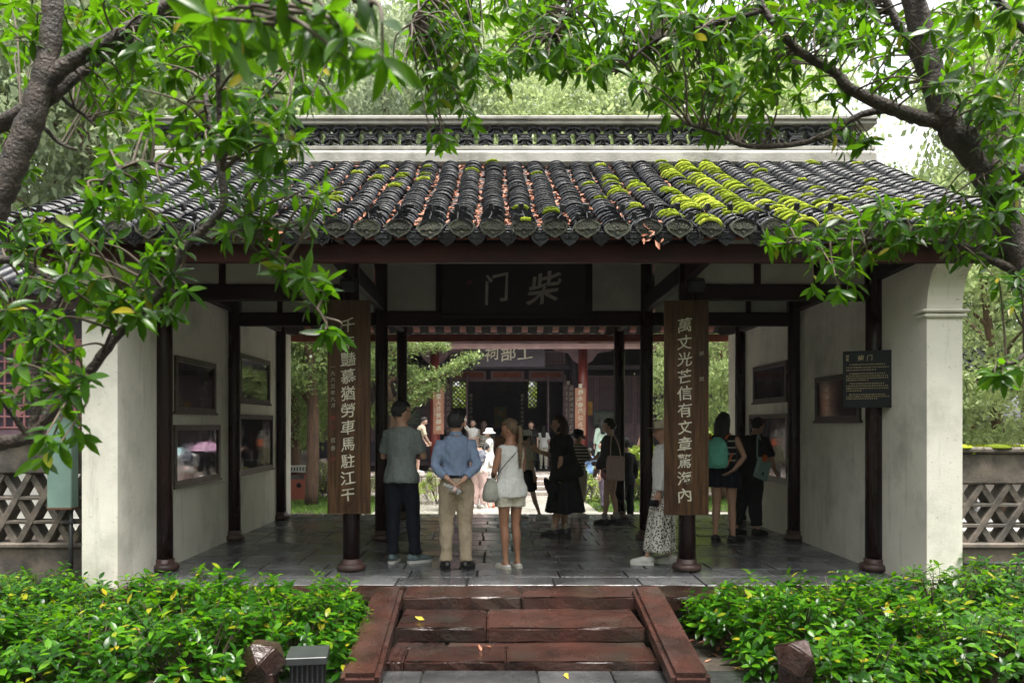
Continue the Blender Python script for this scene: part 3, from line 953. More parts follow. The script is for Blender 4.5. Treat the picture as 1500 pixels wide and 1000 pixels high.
# --- stone posts with faceted heads
def stone_post(x, y, rz, tilt, label):
    p = empty('stone_post', (x, y, ZG), rz, label=label, cat='post', group='faceted stone posts beside the steps')
    MB().bbox((0, 0, .14), (.17, .17, .28), .012).build('shaft', MAT['redstone'], p)
    # cuboctahedral head: cube with cut corners
    s = .110; c = []
    for a in (-1, 1):
        for b_ in (-1, 1):
            c += [(0, a * s, b_ * s), (a * s, 0, b_ * s), (a * s, b_ * s, 0)]
    bm = bmesh.new()
    for v in c: bm.verts.new(v)
    bmesh.ops.convex_hull(bm, input=bm.verts)
    bmesh.ops.dissolve_limit(bm, angle_limit=R(2), verts=bm.verts, edges=bm.edges)
    bmesh.ops.bevel(bm, geom=bm.edges[:], offset=.010, segments=2, affect='EDGES')
    bmesh.ops.triangulate(bm, faces=bm.faces)
    bmesh.ops.subdivide_edges(bm, edges=bm.edges[:], cuts=2, use_grid_fill=True)
    for v in bm.verts: v.co += Vector((random.uniform(-1, 1), random.uniform(-1, 1), random.uniform(-1, 1))) * .0022
    me = bpy.data.meshes.new('head'); bm.to_mesh(me); bm.free(); me.materials.append(MAT['redstone'])
    o = meshobj('head', me, p, (0, 0, .345)); o.rotation_euler = tilt
    return p
stone_post(-1.52, 5.22, 0, (R(4), R(8), R(48)), 'red stone post with faceted head beside the grey metal box')
stone_post(1.97, 5.22, R(8), (R(-10), R(-16), R(-28)), 'red stone post with tilted faceted head in front of the hedge')
stone_post(-2.12, 4.93, 0, (0, 0, R(40)), 'low red stone post mostly sunk among hedge leaves').scale = (.7, .7, .62)
lb = empty('lamp_box', (-1.27, 5.42, ZG), R(8), label='dark grey metal garden lamp box beside a stone post', cat='lamp')
MB().bbox((0, 0, .315), (.27, .30, .05), .004).build('lid', MAT['greymetal'], lb)
for k in range(7):
    MB().box2((-.10 + k * .033, -.12, 0), (-.09 + k * .033, .12, .29)).build('louvre', MAT['greymetal'], lb)
MB().box2((-.112, -.115, 0), (.112, .115, .289)).build('body', MAT['blackmetal'], lb)

# ================================================================== lattice walls either side
def lattice_wall(name, x0, x1, y, zl0, zl1, ztop, label, moss, seed):
    rnd = random.Random(seed)
    w = empty(name, ((x0 + x1) / 2, y, ZG), label=label, cat='wall')
    L = w.location
    def part(mb, n, m): o = mb.build(n, m, w); o.location = -L; return o
    part(MB().box2((x0, y - .14, ZG), (x1, y + .14, zl0)), 'base', MAT['concrete'])
    part(MB().bbox(((x0 + x1) / 2, y, zl0 + .02), (x1 - x0, .36, .05), .01), 'sill', MAT['concrete'])
    part(MB().bbox(((x0 + x1) / 2, y, (zl1 + ztop) / 2), (x1 - x0, .24, ztop - zl1), .02), 'top_band', MAT['concrete'])
    part(MB().bbox(((x0 + x1) / 2, y, ztop + .03), (x1 - x0, .34, .07), .02), 'coping', MAT['concrete'])
    # diagonal bars and thin rails
    h = zl1 - zl0; pw = .31
    n = int((x1 - x0) / pw) + 1
    for lay, lean in ((0, 1), (1, -1)):
        for k in range(-1, n + 1):
            xa = x0 + k * pw
            a = Vector((xa, y - .012 + .024 * lay, zl0)); b_ = Vector((xa + lean * pw * 1.5, y - .012 + .024 * lay, zl1))
            lo, hi = x0 + .02, x1 - .02
            # clip to the panel
            t0, t1 = 0.0, 1.0
            dx = b_.x - a.x
            for bound, sgn in ((lo, 1), (hi, -1)):
                if sgn * dx > 0: t0 = max(t0, (bound - a.x) / dx)
                else: t1 = min(t1, (bound - a.x) / dx)
            if t1 - t0 < .08: continue
            p, q = a.lerp(b_, t0), a.lerp(b_, t1)
            dirv = (q - p); ln = dirv.length
            ang = math.atan2(dirv.x, dirv.z)
            mb = MB().bbox(((p.x + q.x) / 2, p.y, (p.z + q.z) / 2), (.070 + rnd.uniform(-.005, .005), .19, ln), .006, rot=(0, ang, 0))
            part(mb, 'lattice_bar', MAT['concrete'])
    for f in (.335, .665):
        part(MB().bbox(((x0 + x1) / 2, y, zl0 + h * f), (x1 - x0, .205, .04), .006), 'rail', MAT['concrete'])
    if moss:
        vs = []; fs = []
        for q in range(900):
            x = rnd.uniform(x0, x1); yy = y + rnd.uniform(-.18, .16); zz = ztop + (.068 if abs(yy - y) < .16 else rnd.uniform(-.02, .06))
            s = rnd.uniform(.012, .03)
            o = len(vs); P = Vector((x, yy, zz)); t = Vector((rnd.uniform(-1, 1), rnd.uniform(-1, 1), 0)).normalized() * s
            vs += [P - t, P + t, P + Vector((rnd.uniform(-.01, .01), -.01, s * 1.3))]; fs.append((o, o + 1, o + 2))
        b = MB(); b.add(vs, fs); o = part(b, 'moss', MAT['moss']); o['kind'] = 'stuff'
        b = MB()
        for k in range(14):
            b.lathe([(.16, 0), (.15, .02), (.1, .04), (.02, .05)], (x0 + (x1 - x0) * k / 13, y - .02 + rnd.uniform(-.04, .04), ztop + .05), n=8)
        o = part(b, 'moss', MAT['moss']); o['kind'] = 'stuff'
    return w
lattice_wall('lattice_wall', -9.5, BX - 4.22, 9.2, .17, 1.0, 1.36, 'weathered concrete lattice wall beside the mint green cabinet', False, 3)
lattice_wall('lattice_wall', BX + 4.22, 10.0, 9.2, .17, .88, 1.24, 'weathered concrete lattice wall with moss growing along its coping', True, 4)
ub = empty('utility_box', (-4.80, 8.85, ZG), label='mint green metal cabinet mounted on a pipe beside the white wall', cat='cabinet')
MB().bbox((0, 0, 1.48), (.27, .16, 1.04), .01).build('cabinet', MAT['mint_box'], ub)
MB().bbox((0, -.01, 2.01), (.31, .21, .03), .006).build('top', MAT['mint_box'], ub)
MB().bbox((0, 0, .955), (.275, .165, .02), .003).build('bottom_edge', MAT['rust'], ub)
MB().tube([(.09, 0, .95), (.09, 0, 0)], .024, n=10).build('pipe', MAT['greymetal'], ub)
MB().bbox((.07, 0, .80), (.12, .06, .03), .004).build('clamp', MAT['greymetal'], ub)
MB().tube([(BX + 4.3, 8.75, .035), (9.6, 8.75, .035)], .022, n=8).build('water_pipe', MAT['greymetal'])
tag(bpy.data.objects['water_pipe'], 'thin grey pipe running along the foot of the mossy lattice wall', 'pipe')
for x in (4.9, 7.0, 9.2):
    MB().box2((x, 8.74, ZG), (x + .03, 8.76, .03)).build('support', MAT['greymetal'], bpy.data.objects['water_pipe'])
# ================================================================== courtyard and the hall beyond
court = MB().box2((-16, 14.0, -.6), (17, 22.0, -.30)).build('courtyard', MAT['court'])
tag(court, 'wet pale stone courtyard between the gate and the hall', 'courtyard', kind='structure')
ZT = .16
HXc = .42
HALLY = 24.0
terr = MB().box2((HXc - 8.5, 22.0, -.6), (HXc + 8.5, 36, ZT - .03)).build('hall_terrace', MAT['joint'])
tag(terr, 'raised stone terrace carrying the hall', 'terrace', kind='structure')
for k in range(20):
    x = HXc - 8.5 + .85 * k
    for j, (ya, yb) in enumerate(((22.0, 22.5), (22.5, 23.3), (23.3, 24.1))):
        meshobj('terrace_slab', MB().bbox((0, 0, 0), (.84, yb - ya - .01, .06), .006).mesh('terrace_slab', MAT['terrace']), terr, (x + .425, (ya + yb) / 2, ZT - .03))
    for r in range(2):
        meshobj('face_block', MB().bbox((0, 0, 0), (.835, .06, .20), .01).mesh('face_block', MAT['terrace']), terr, (x + .425 + .2 * (r % 2) - .1, 21.985, -.20 + r * .205))
hs = empty('hall_steps', (HXc + .6, 21.5, -.30), label='short flight of grey stone steps up to the hall terrace', cat='stairs')
for k in range(4):
    MB().bbox((0, .42 - .30 * (3 - k) + .1, .055 + k * .115), (2.2, .32, .115), .012).build('step_stone', MAT['terrace'], hs)
    if k: MB().box2((-1.08, .42 - .30 * (3 - k), 0), (1.08, .5, k * .115 - .02)).build('riser_fill', MAT['terrace'], hs)
for sx in (-1, 1):
    MB().prism([(-.75, 0), (-.75, .12), (.48, .50), (.48, 0)], sx * 1.12, sx * 1.32, 'x').build('side_slab', MAT['terrace'], hs)

hall = empty('ancestral_hall', (HXc, HALLY, ZT), label='dark timber hall with red columns, lattice doors and writing boards behind the courtyard', cat='hall')
HL = -hall.location
def hp(mb, name, m, parent=None):
    o = mb.build(name, MAT[m] if isinstance(m, str) else m, parent or hall)
    if parent is None: o.location = HL
    return o
col_x = [HXc + x for x in (-7.9, -5.1, -2.23, 2.23, 5.1, 7.9)]
YF = 26.9
for x in col_x:
    hp(MB().tube([(x, HALLY, ZT + .12), (x, HALLY, 4.6)], [.15, .14], n=18), 'column', 'red')
    hp(MB().lathe([(.17, 0), (.21, .04), (.2, .09), (.16, .12)], (x, HALLY, ZT), n=18), 'column_base', 'terrace')
    hp(MB().tube([(x, YF, ZT), (x, YF, 4.8)], .15, n=14), 'inner_column', 'hall_dark')
# front beams, eave fascia, brackets
hp(MB().bbox((HXc, HALLY, 4.12), (16.2, .14, .26), .01), 'beam', 'purple_wood')
hp(MB().bbox((HXc, 22.9, 3.82), (18, .06, .16), .008), 'fascia', mat('pink_fascia', (.42, .25, .25), (.33, .19, .19), rough=.5))
hp(MB().bbox((HXc, YF, 3.50), (16.2, .16, .16), .01), 'beam', 'hall_dark')
for x in col_x:
    for s in (-1, 1):
        hp(MB().prism([(x + s * .14, 3.86), (x + s * .9, 3.86), (x + s * .85, 3.78), (x + s * .45, 3.72), (x + s * .3, 3.5), (x + s * .14, 3.4)], HALLY - .04, HALLY + .04, 'y'), 'corner_bracket', 'purple_wood')
# lattice screens in the side bays and above the doors
def lattice(x0, x1, z0, z1, y, parent, nx, nz, t=.022, m='purple_wood', fr=.06):
    b = MB()
    for (a, c) in (((x0, z0), (x1, z0 + fr)), ((x0, z1 - fr), (x1, z1)), ((x0, z0 + fr), (x0 + fr, z1 - fr)), ((x1 - fr, z0 + fr), (x1, z1 - fr))):
        b.box2((a[0], y - .03, a[1]), (c[0], y + .03, c[1]))
    f = b.build('frame', MAT[m], parent)
    b = MB()
    for i in range(1, nx):
        x = x0 + fr + (x1 - x0 - 2 * fr) * i / nx
        b.box2((x - t / 2, y - .012, z0 + fr), (x + t / 2, y + .012, z1 - fr))
    for i in range(1, nz):
        z = z0 + fr + (z1 - z0 - 2 * fr) * i / nz
        b.box2((x0 + fr, y - .0145, z - t / 2), (x1 - fr, y + .0095, z + t / 2))
    b.build('lattice', MAT[m], f)
def hall_child(name, m='purple_wood'):
    o = bpy.data.objects.new(name, None); COL.objects.link(o); o.parent = hall; o.location = HL; return o
for (xa, xb) in ((col_x[0], col_x[1]), (col_x[1], col_x[2]), (col_x[3], col_x[4]), (col_x[4], col_x[5])):
    n = 4
    for k in range(n):
        x0 = xa + .15 + (xb - xa - .3) * k / n; x1 = xa + .15 + (xb - xa - .3) * (k + 1) / n - .02
        d = MB().box2((x0, YF - .02, ZT + .02), (x1, YF + .02, 1.55)).build('door_leaf', MAT['purple_wood'], hall); d.location = HL
        MB().box2((x0 + .05, YF - .035, ZT + .15), (x1 - .05, YF - .021, 1.0)).build('door_panel', MAT['hall_dark'], d)
        lattice(x0, x1, 1.56, 3.22, YF, d, 8, 20)
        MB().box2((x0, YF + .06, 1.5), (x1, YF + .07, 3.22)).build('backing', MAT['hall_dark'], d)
# open door leaves of the middle bay, folded back into the hall
for x in (HXc - 1.9, HXc - 1.35, HXc + 1.35, HXc + 1.9):
    hp(MB().box2((x - .025, YF - .55, ZT + .02), (x + .025, YF + .05, 3.22)), 'open_door', 'purple_wood')
for x0, x1 in ((-1.95, -.66), (-.62, .62), (.66, 1.95)):
    lattice(HXc + x0, HXc + x1, 3.60, 4.05, YF, hp(MB().box2((HXc + x0, YF + .05, 3.60), (HXc + x1, YF + .06, 4.05)), 'transom', 'hall_dark'), 12, 5)
    p = hp(MB().bbox((HXc + (x0 + x1) / 2, YF - .05, 3.24), (x1 - x0 - .12, .04, .28), .01), 'transom_panel', 'purple_wood')
    MB().bbox((HXc + (x0 + x1) / 2, YF - .075, 3.24), (x1 - x0 - .3, .02, .16), .006).build('inset', MAT['rafter'], p)
hp(MB().bbox((HXc, YF, 3.06), (3.9, .12, .08), .01), 'lintel', 'purple_wood')
# side, back walls and floor of the room
hp(MB().box2((HXc - 8.0, YF, ZT), (HXc - 7.8, 32.2, 5.2)), 'side_wall', 'whitewall')
hp(MB().box2((HXc + 7.8, YF, ZT), (HXc + 8.0, 32.2, 5.2)), 'side_wall', 'whitewall')
YW = 31.8
openings = []
for (pa, pb, qa, qb) in ((661, 687, 558, 597), (772, 788, 558, 597)):
    openings.append(((pa - VPX) / F_PX * YW, (pb - VPX) / F_PX * YW, CAM_Z + (VPY - qb) / F_PX * YW, CAM_Z + (VPY - qa) / F_PX * YW))
(o1, o2) = openings
b = MB()
b.box2((HXc - 8, YW, ZT), (o1[0], YW + .12, 5.2)); b.box2((o1[1], YW, ZT), (o2[0], YW + .12, 5.2)); b.box2((o2[1], YW, ZT), (HXc + 8, YW + .12, 5.2))
for q in openings:
    b.box2((q[0], YW, ZT), (q[1], YW + .12, q[2])); b.box2((q[0], YW, q[3]), (q[1], YW + .12, 5.2))
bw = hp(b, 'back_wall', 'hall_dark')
for q in openings:                     # pierced windows with a diamond lattice
    m = MB()
    n = 4; w = q[1] - q[0]; h = q[3] - q[2]; st_ = .17
    k = -int(h / st_) - 1
    while k * st_ < w + h:
        for s in (1, -1):
            pts = []
            for t in np.linspace(0, 1, 41):
                z = q[2] + h * t; x = q[0] + k * st_ + (h * t if s > 0 else h * (1 - t))
                if q[0] <= x <= q[1]: pts.append((x, z))
            if len(pts) > 1:
                a, c = pts[0], pts[-1]; ln = math.hypot(c[0] - a[0], c[1] - a[1])
                m.box(((a[0] + c[0]) / 2, YW + .06 + .004 * s, (a[1] + c[1]) / 2), (.032, .03, ln), rot=(0, math.atan2(c[0] - a[0], c[1] - a[1]), 0))
        k += 1
    fr = MB().box2((q[0], YW + .02, q[2]), (q[0] + .04, YW + .1, q[3])).box2((q[1] - .04, YW + .02, q[2]), (q[1], YW + .1, q[3])).build('lattice_window', MAT['hall_dark'], bw)
    m.build('lattice', MAT['hall_dark'], fr)
# altar: table, framed picture, hanging cloth
al = empty('altar', ((733 - VPX) / F_PX * 31.0, 31.0, ZT), label='dark altar with a framed green and orange picture inside the hall', cat='altar')
MB().bbox((0, 0, .5), (1.5, .5, 1.0), .02).build('table', MAT['purple_wood'], al)
MB().box2((-.75, -.28, .3), (.75, -.26, .96)).build('altar_cloth', mat('altar_red', (.35, .05, .03), (.3, .2, .05), rough=.6, scale=9), al)
pf = MB().bbox((0, 0, 1.7), (.62, .05, .95), .01).build('picture_frame', MAT['hall_dark'], al)
MB().box2((-.24, -.032, 1.29), (.24, -.0255, 2.1)).build('picture', mat('picture_paint', (.08, .20, .15), (.38, .13, .04), rough=.5, scale=2.2, local=True), pf)
MB().lathe([(.06, 0), (.10, .08), (.09, .16), (.03, .22)], (0, -.045, 1.75), n=12).build('painted_figure', mat('picture_skin', (.42, .28, .12), rough=.6), pf)
# ceiling + tiled roof of the hall
for x in (HXc,):
    rz = lambda y: 4.0 + (min(y - 22.6, 34.5 - y)) * .56
    ys = list(np.linspace(22.6, 34.5, 9))
    poly = [(y, rz(y)) for y in ys] + [(y, rz(y) + .08) for y in ys[::-1]]
    hr = hp(MB().prism(poly, HXc - 9, HXc + 9, 'x'), 'roof', 'tile')
    b = MB()
    for k in range(60):
        xx = HXc - 8.9 + k * .3
        for ya, yb in ((22.55, 28.5), (34.55, 28.6)):
            b.tube([(xx, ya, rz(max(min(ya, 34.5), 22.6)) + .1), (xx, yb, rz(yb) + .1)], .1, n=8)
    o = b.build('roof_rolls', MAT['tile'], hr); o['kind'] = 'stuff'
    MB().bbox((HXc, 28.55, rz(28.55) + .35), (18, .3, .6), .03).build('ridge', MAT['ridge_plaster'], hr)
    for sgn in (-1, 1):
        hp(MB().prism([(24.2, ZT), (24.2, 4.7), (28.55, rz(28.55) - .02), (32.7, 4.8), (32.7, ZT)], HXc + sgn * 8.05, HXc + sgn * 8.25, 'x'), 'gable', 'whitewall')
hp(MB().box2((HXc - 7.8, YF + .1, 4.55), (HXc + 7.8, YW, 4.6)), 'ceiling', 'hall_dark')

# boards and plaque of the hall
def hall_board(x, y, z0, z1, w, cols, size, pitch, label, m='hallboard', small=None):
    b = empty('couplet_board', (x, y, z0), label=label, cat='board', group='writing boards on the hall columns')
    h = z1 - z0
    MB().bbox((0, 0, h / 2), (w, .05, h), .008).build('plank', MAT[m], b)
    MB().box2((-.05, -.035, h), (.05, .03, h + .12)).build('hanger', MAT['cream'], b)
    MB().box2((-.03, .026, h * .4), (.03, .12, h * .4 + .06)).build('strut', MAT['blackmetal'], b)
    n = len(cols)
    for i, c in enumerate(cols):
        xx = (0 if n == 1 else (.5 - i) * w * .52)
        lettering(c, size, MAT['cream'], b, (xx, -.028, h - size * .8), pitch, offset=.003, depth=.003)
    if small:
        for (sx_, zz, t) in small: lettering(t, .045, MAT['cream'], b, (sx_, -.028, zz), .055, depth=.002)
    return b
hall_board(at(642.5, 600, 23.8).x, 23.78, 1.28, 2.73, .32, ['草堂人日我歸來'], .16, .19, 'reddish brown writing board with one line of characters on the column behind the pine branch', small=[(-.11, .75, '咸豐甲寅')])
hall_board(at(850, 600, 23.8).x, 23.78, 1.24, 2.66, .32, ['錦水春風公占卻'], .16, .19, 'reddish brown writing board with one line of characters beside the two-line board', small=[(-.11, 1.1, '何紹基書'), (.115, .8, '杜公祠聯')])
hall_board(at(832.5, 600, 26.6).x, 26.6, .9, 2.9, .38, ['自許詩成風雨驚將平', '吟開得宋賢兩派'], .145, .185, 'dull brown board with two lines of characters beside the one-line board', 'purple_wood')
hall_board(at(653, 600, 26.6).x, 26.6, .9, 2.95, .38, ['莫言地僻經過少看今', '遠同吳郡三高'], .145, .185, 'dull brown board with two lines of characters half hidden behind a one-line board', 'purple_wood')
hall_board(at(690, 600, 30).x, 30.0, 1.1, 2.6, .22, ['荒江結屋公千古'], .12, .16, 'narrow dark board inside the hall next to the wide pierced window', 'hall_dark')
hall_board(at(765, 600, 30).x, 30.0, 1.1, 2.6, .22, ['異代升堂宋兩賢'], .12, .16, 'narrow dark board inside the hall next to the narrow pierced window', 'hall_dark')
hq = empty('name_plaque', (at(745, 520, 24.3).x, 23.75, 3.27), label='dark plaque with three pale seal-style characters on the hall front', cat='plaque')
hq.rotation_euler = (R(6), 0, 0)
MB().bbox((0, 0, .42), (2.15, .06, .80), .015).build('plank', MAT['hall_dark'], hq)
lettering('祠部工', .46, MAT['letter_white'], hq, (-.52, -.036, .42), .50, direction=(1, 0, 0), offset=.006)
# warm lattice glow painted in amber colour inside the hall, right of the boards
lw = hp(MB().box2((at(860, 600, 26.8).x, 26.84, at(860, 608, 26.8).z), (at(868, 600, 26.8).x, 26.855, at(868, 588, 26.8).z)), 'painted_glow', mat('amber_glow_paint', (.7, .38, .1), (.5, .22, .05), rough=.4, scale=8))
# small notice boards on the side screens
for px, lab in ((600, 'green notice panel on the hall screen behind the man in the grey T-shirt'), (885, 'green notice panel on the hall screen behind the woman in the pale green dress')):
    p = at(px, 600, 26.5)
    n = empty('notice_panel', (p.x, 26.5, ZT), label=lab, cat='notice')
    MB().bbox((0, 0, 1.60), (.75, .03, .5), .01).build('panel', mat('notice_green', (.07, .10, .09), (.05, .075, .07), rough=.4), n)
    for k in range(5): MB().box2((-.3, -.02, 1.45 + k * .07), (.3 - .1 * (k % 2), -.0155, 1.47 + k * .07)).build('text_line', MAT['dimcream'], n)
    MB().box2((-.3, -.01, 0), (-.27, .01, 1.36)).box2((.27, -.01, 0), (.3, .01, 1.36)).build('stand', MAT['blackmetal'], n)

# --- litter bin in the courtyard
lbp = at(436, 723, 19.5)
bn = empty('litter_bin', (lbp.x, 19.5, -.30), label='red litter bin with a corrugated grey roof in the courtyard', cat='bin')
MB().bbox((0, 0, .34), (.52, .4, .66), .015).build('body', MAT['bin_red'], bn)
rf = MB().prism([(-.36, .74), (-.30, .86), (.30, .86), (.36, .74), (.34, .72), (-.34, .72)], -.28, .28, 'y').build('roof', MAT['tube'], bn)
for k in range(9): MB().box2((-.3 + k * .07, -.292, .75), (-.27 + k * .07, -.281, .84)).build('roof_rib', MAT['greymetal'], rf)
MB().box2((-.2, -.206, .54), (.2, -.2005, .66)).build('opening', MAT['concrete'], bn)
MB().lathe([(.06, 0), (.06, .01)], (0, 0, 0), n=14).build('emblem', MAT['blackmetal'], bn, (.08, -.2, .40), (R(90), 0, 0))
for x in (-.2, .2): MB().box2((x - .03, -.15, -.0), (x + .03, .15, .012)).build('foot', MAT['blackmetal'], bn)

# --- side building left of the gate with red lattice windows, and corridor at the right
sb = empty('side_building', (-10.5, 14.5, ZG), label='low white building with red lattice windows behind the lattice wall with the mint green cabinet', cat='building')
SL = -sb.location
def sp(mb, n, m, parent=None):
    o = mb.build(n, MAT[m], parent or sb)
    if parent is None: o.location = SL
    return o
sp(MB().box2((-16, 14.5, ZG), (-5.8, 14.7, 1.25)), 'wall', 'whitewall')
sp(MB().bbox((-10.9, 14.45, 1.30), (10.2, .3, .10), .01), 'sill', 'concrete')
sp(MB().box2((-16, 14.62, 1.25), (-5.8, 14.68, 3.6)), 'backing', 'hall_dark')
for k in range(9):
    x0 = -15.8 + k * 1.1
    if k: sp(MB().tube([(x0 - .05, 14.5, 1.35), (x0 - .05, 14.5, 3.7)], .09, n=10), 'post', 'purple_wood')
    w = sp(MB().box2((x0 + .06, 14.56, 1.36), (x0 + .95, 14.58, 1.5)), 'window', 'purple_wood')
    b = MB()
    for i in range(1, 5):
        b.box2((x0 + .06 + .178 * i, 14.53, 1.5), (x0 + .09 + .178 * i, 14.56, 3.2))
    for i in range(0, 9):
        z = 1.5 + i * .2
        b.box2((x0 + .06, 14.532, z), (x0 + .95, 14.558, z + .03))
        if i % 2: b.box((x0 + .5, 14.545, z + .1), (.16, .025, .16), rot=(0, .785, 0))
    b.build('lattice', mat('faded_red', (.52, .24, .25), (.40, .17, .18), rough=.5) if k == 0 else bpy.data.materials['faded_red'], w)
sp(MB().bbox((-10.9, 14.3, 3.75), (10.6, .2, .22), .01), 'eave_beam', 'purple_wood')
rf = sp(MB().prism([(13.6, 3.9), (16.6, 5.3), (19.6, 3.9), (19.6, 3.8), (16.6, 5.2), (13.6, 3.8)], -16.5, -5.4, 'x'), 'roof', 'tile')
b = MB()
for k in range(38): b.tube([(-16.3 + k * .29, 13.6, 3.95), (-16.3 + k * .29, 16.6, 5.35)], .095, n=8)
o = b.build('roof_rolls', MAT['tile'], rf); o['kind'] = 'stuff'
cr = empty('corridor', (11.5, 19, ZG), label='small tiled corridor roof beyond the mossy lattice wall', cat='building')
CL = -cr.location
rf = MB().prism([(17.6, 2.5), (19, 3.3), (20.4, 2.5), (20.4, 2.4), (19, 3.2), (17.6, 2.4)], 8.6, 16, 'x').build('roof', MAT['tile'], cr); rf.location = CL
b = MB()
for k in range(25): b.tube([(8.7 + k * .3, 17.6, 2.55), (8.7 + k * .3, 19, 3.35)], .09, n=8)
o = b.build('roof_rolls', MAT['tile'], rf); o['kind'] = 'stuff'
for x in (8.9, 12, 15.5):
    for y in (18.0, 20.0):
        o = MB().tube([(x, y, ZG), (x, y, 2.75)], .1, n=10).build('post', MAT['red'], cr); o.location = CL
# ================================================================== foliage tools
def leaf_template(fine):
    if fine: ts = [0, .10, .24, .40, .56, .72, .87, 1.0]; ws = [0.06, .42, .80, 1.0, .98, .76, .40, 0]
    else: ts = [0, .32, .66, 1.0]; ws = [.0, .92, .86, 0]
    v = []; f = []
    n = len(ts)
    for t, w in zip(ts, ws):
        z = -.20 * t * t
        v.append((t, 0, z))
        v.append((t + .02 * w, w * .155, z + .035 * w)); v.append((t + .02 * w, -w * .155, z + .035 * w))
    for i in range(n - 1):
        a, b = i * 3, i * 3 + 3
        f.append((a, b, b + 1, a + 1)); f.append((a, a + 2, b + 2, b))
    return np.array(v, dtype=np.float32), np.array(f, dtype=np.int32)
LV, LF = leaf_template(False)
LVF, LFF = leaf_template(True)
def frames(dirs, norms):
    x = dirs / np.maximum(np.linalg.norm(dirs, axis=1, keepdims=True), 1e-9)
    z = norms - x * np.sum(norms * x, axis=1, keepdims=True)
    zl = np.linalg.norm(z, axis=1, keepdims=True)
    z = np.where(zl < 1e-4, np.array([[0, 1, 0.0]]), z / np.maximum(zl, 1e-9))
    y = np.cross(z, x)
    return x, y, z
def leaves_mesh(name, pos, dirs, norms, size, m, wid=1.0, tv=LV, tf=LF):
    pos = np.asarray(pos, float); dirs = np.asarray(dirs, float); norms = np.asarray(norms, float); size = np.asarray(size, float)
    x, y, z = frames(dirs, norms)
    T = tv[None, :, :] * size[:, None, None]
    curl = rng.uniform(.3, 1.6, (len(pos), 1))
    v = pos[:, None, :] + x[:, None, :] * T[:, :, 0:1] + y[:, None, :] * (T[:, :, 1:2] * wid) + z[:, None, :] * (T[:, :, 2:3] * curl[:, :, None])
    nv = tv.shape[0]
    f = tf[None, :, :] + (np.arange(len(pos)) * nv)[:, None, None]
    return np_mesh(name, v.reshape(-1, 3), [f.reshape(-1, 4)], m, True)
def rhomb_mesh(name, pos, dirs, norms, size, m, wid=.42):
    tv = np.array([(0, 0, 0), (.45, wid, .06), (1, 0, -.12), (.45, -wid, .06)], dtype=np.float32)
    return leaves_mesh(name, pos, dirs, norms, size, m, 1.0, tv, np.array([(0, 3, 2, 1)], dtype=np.int32))
def unit(n):
    v = rng.normal(size=(n, 3)); return v / np.linalg.norm(v, axis=1, keepdims=True)
def catmull(pts, rad, k=5):
    P = [Vector(p) for p in pts]; out = []; ro = []
    for i in range(len(P) - 1):
        p0, p1, p2, p3 = P[max(i - 1, 0)], P[i], P[i + 1], P[min(i + 2, len(P) - 1)]
        for j in range(k):
            t = j / k
            out.append(.5 * ((2 * p1) + (p2 - p0) * t + (2 * p0 - 5 * p1 + 4 * p2 - p3) * t * t + (3 * p1 - p0 - 3 * p2 + p3) * t ** 3))
            ro.append(rad[i] + (rad[i + 1] - rad[i]) * t)
    out.append(P[-1]); ro.append(rad[-1])
    return out, ro

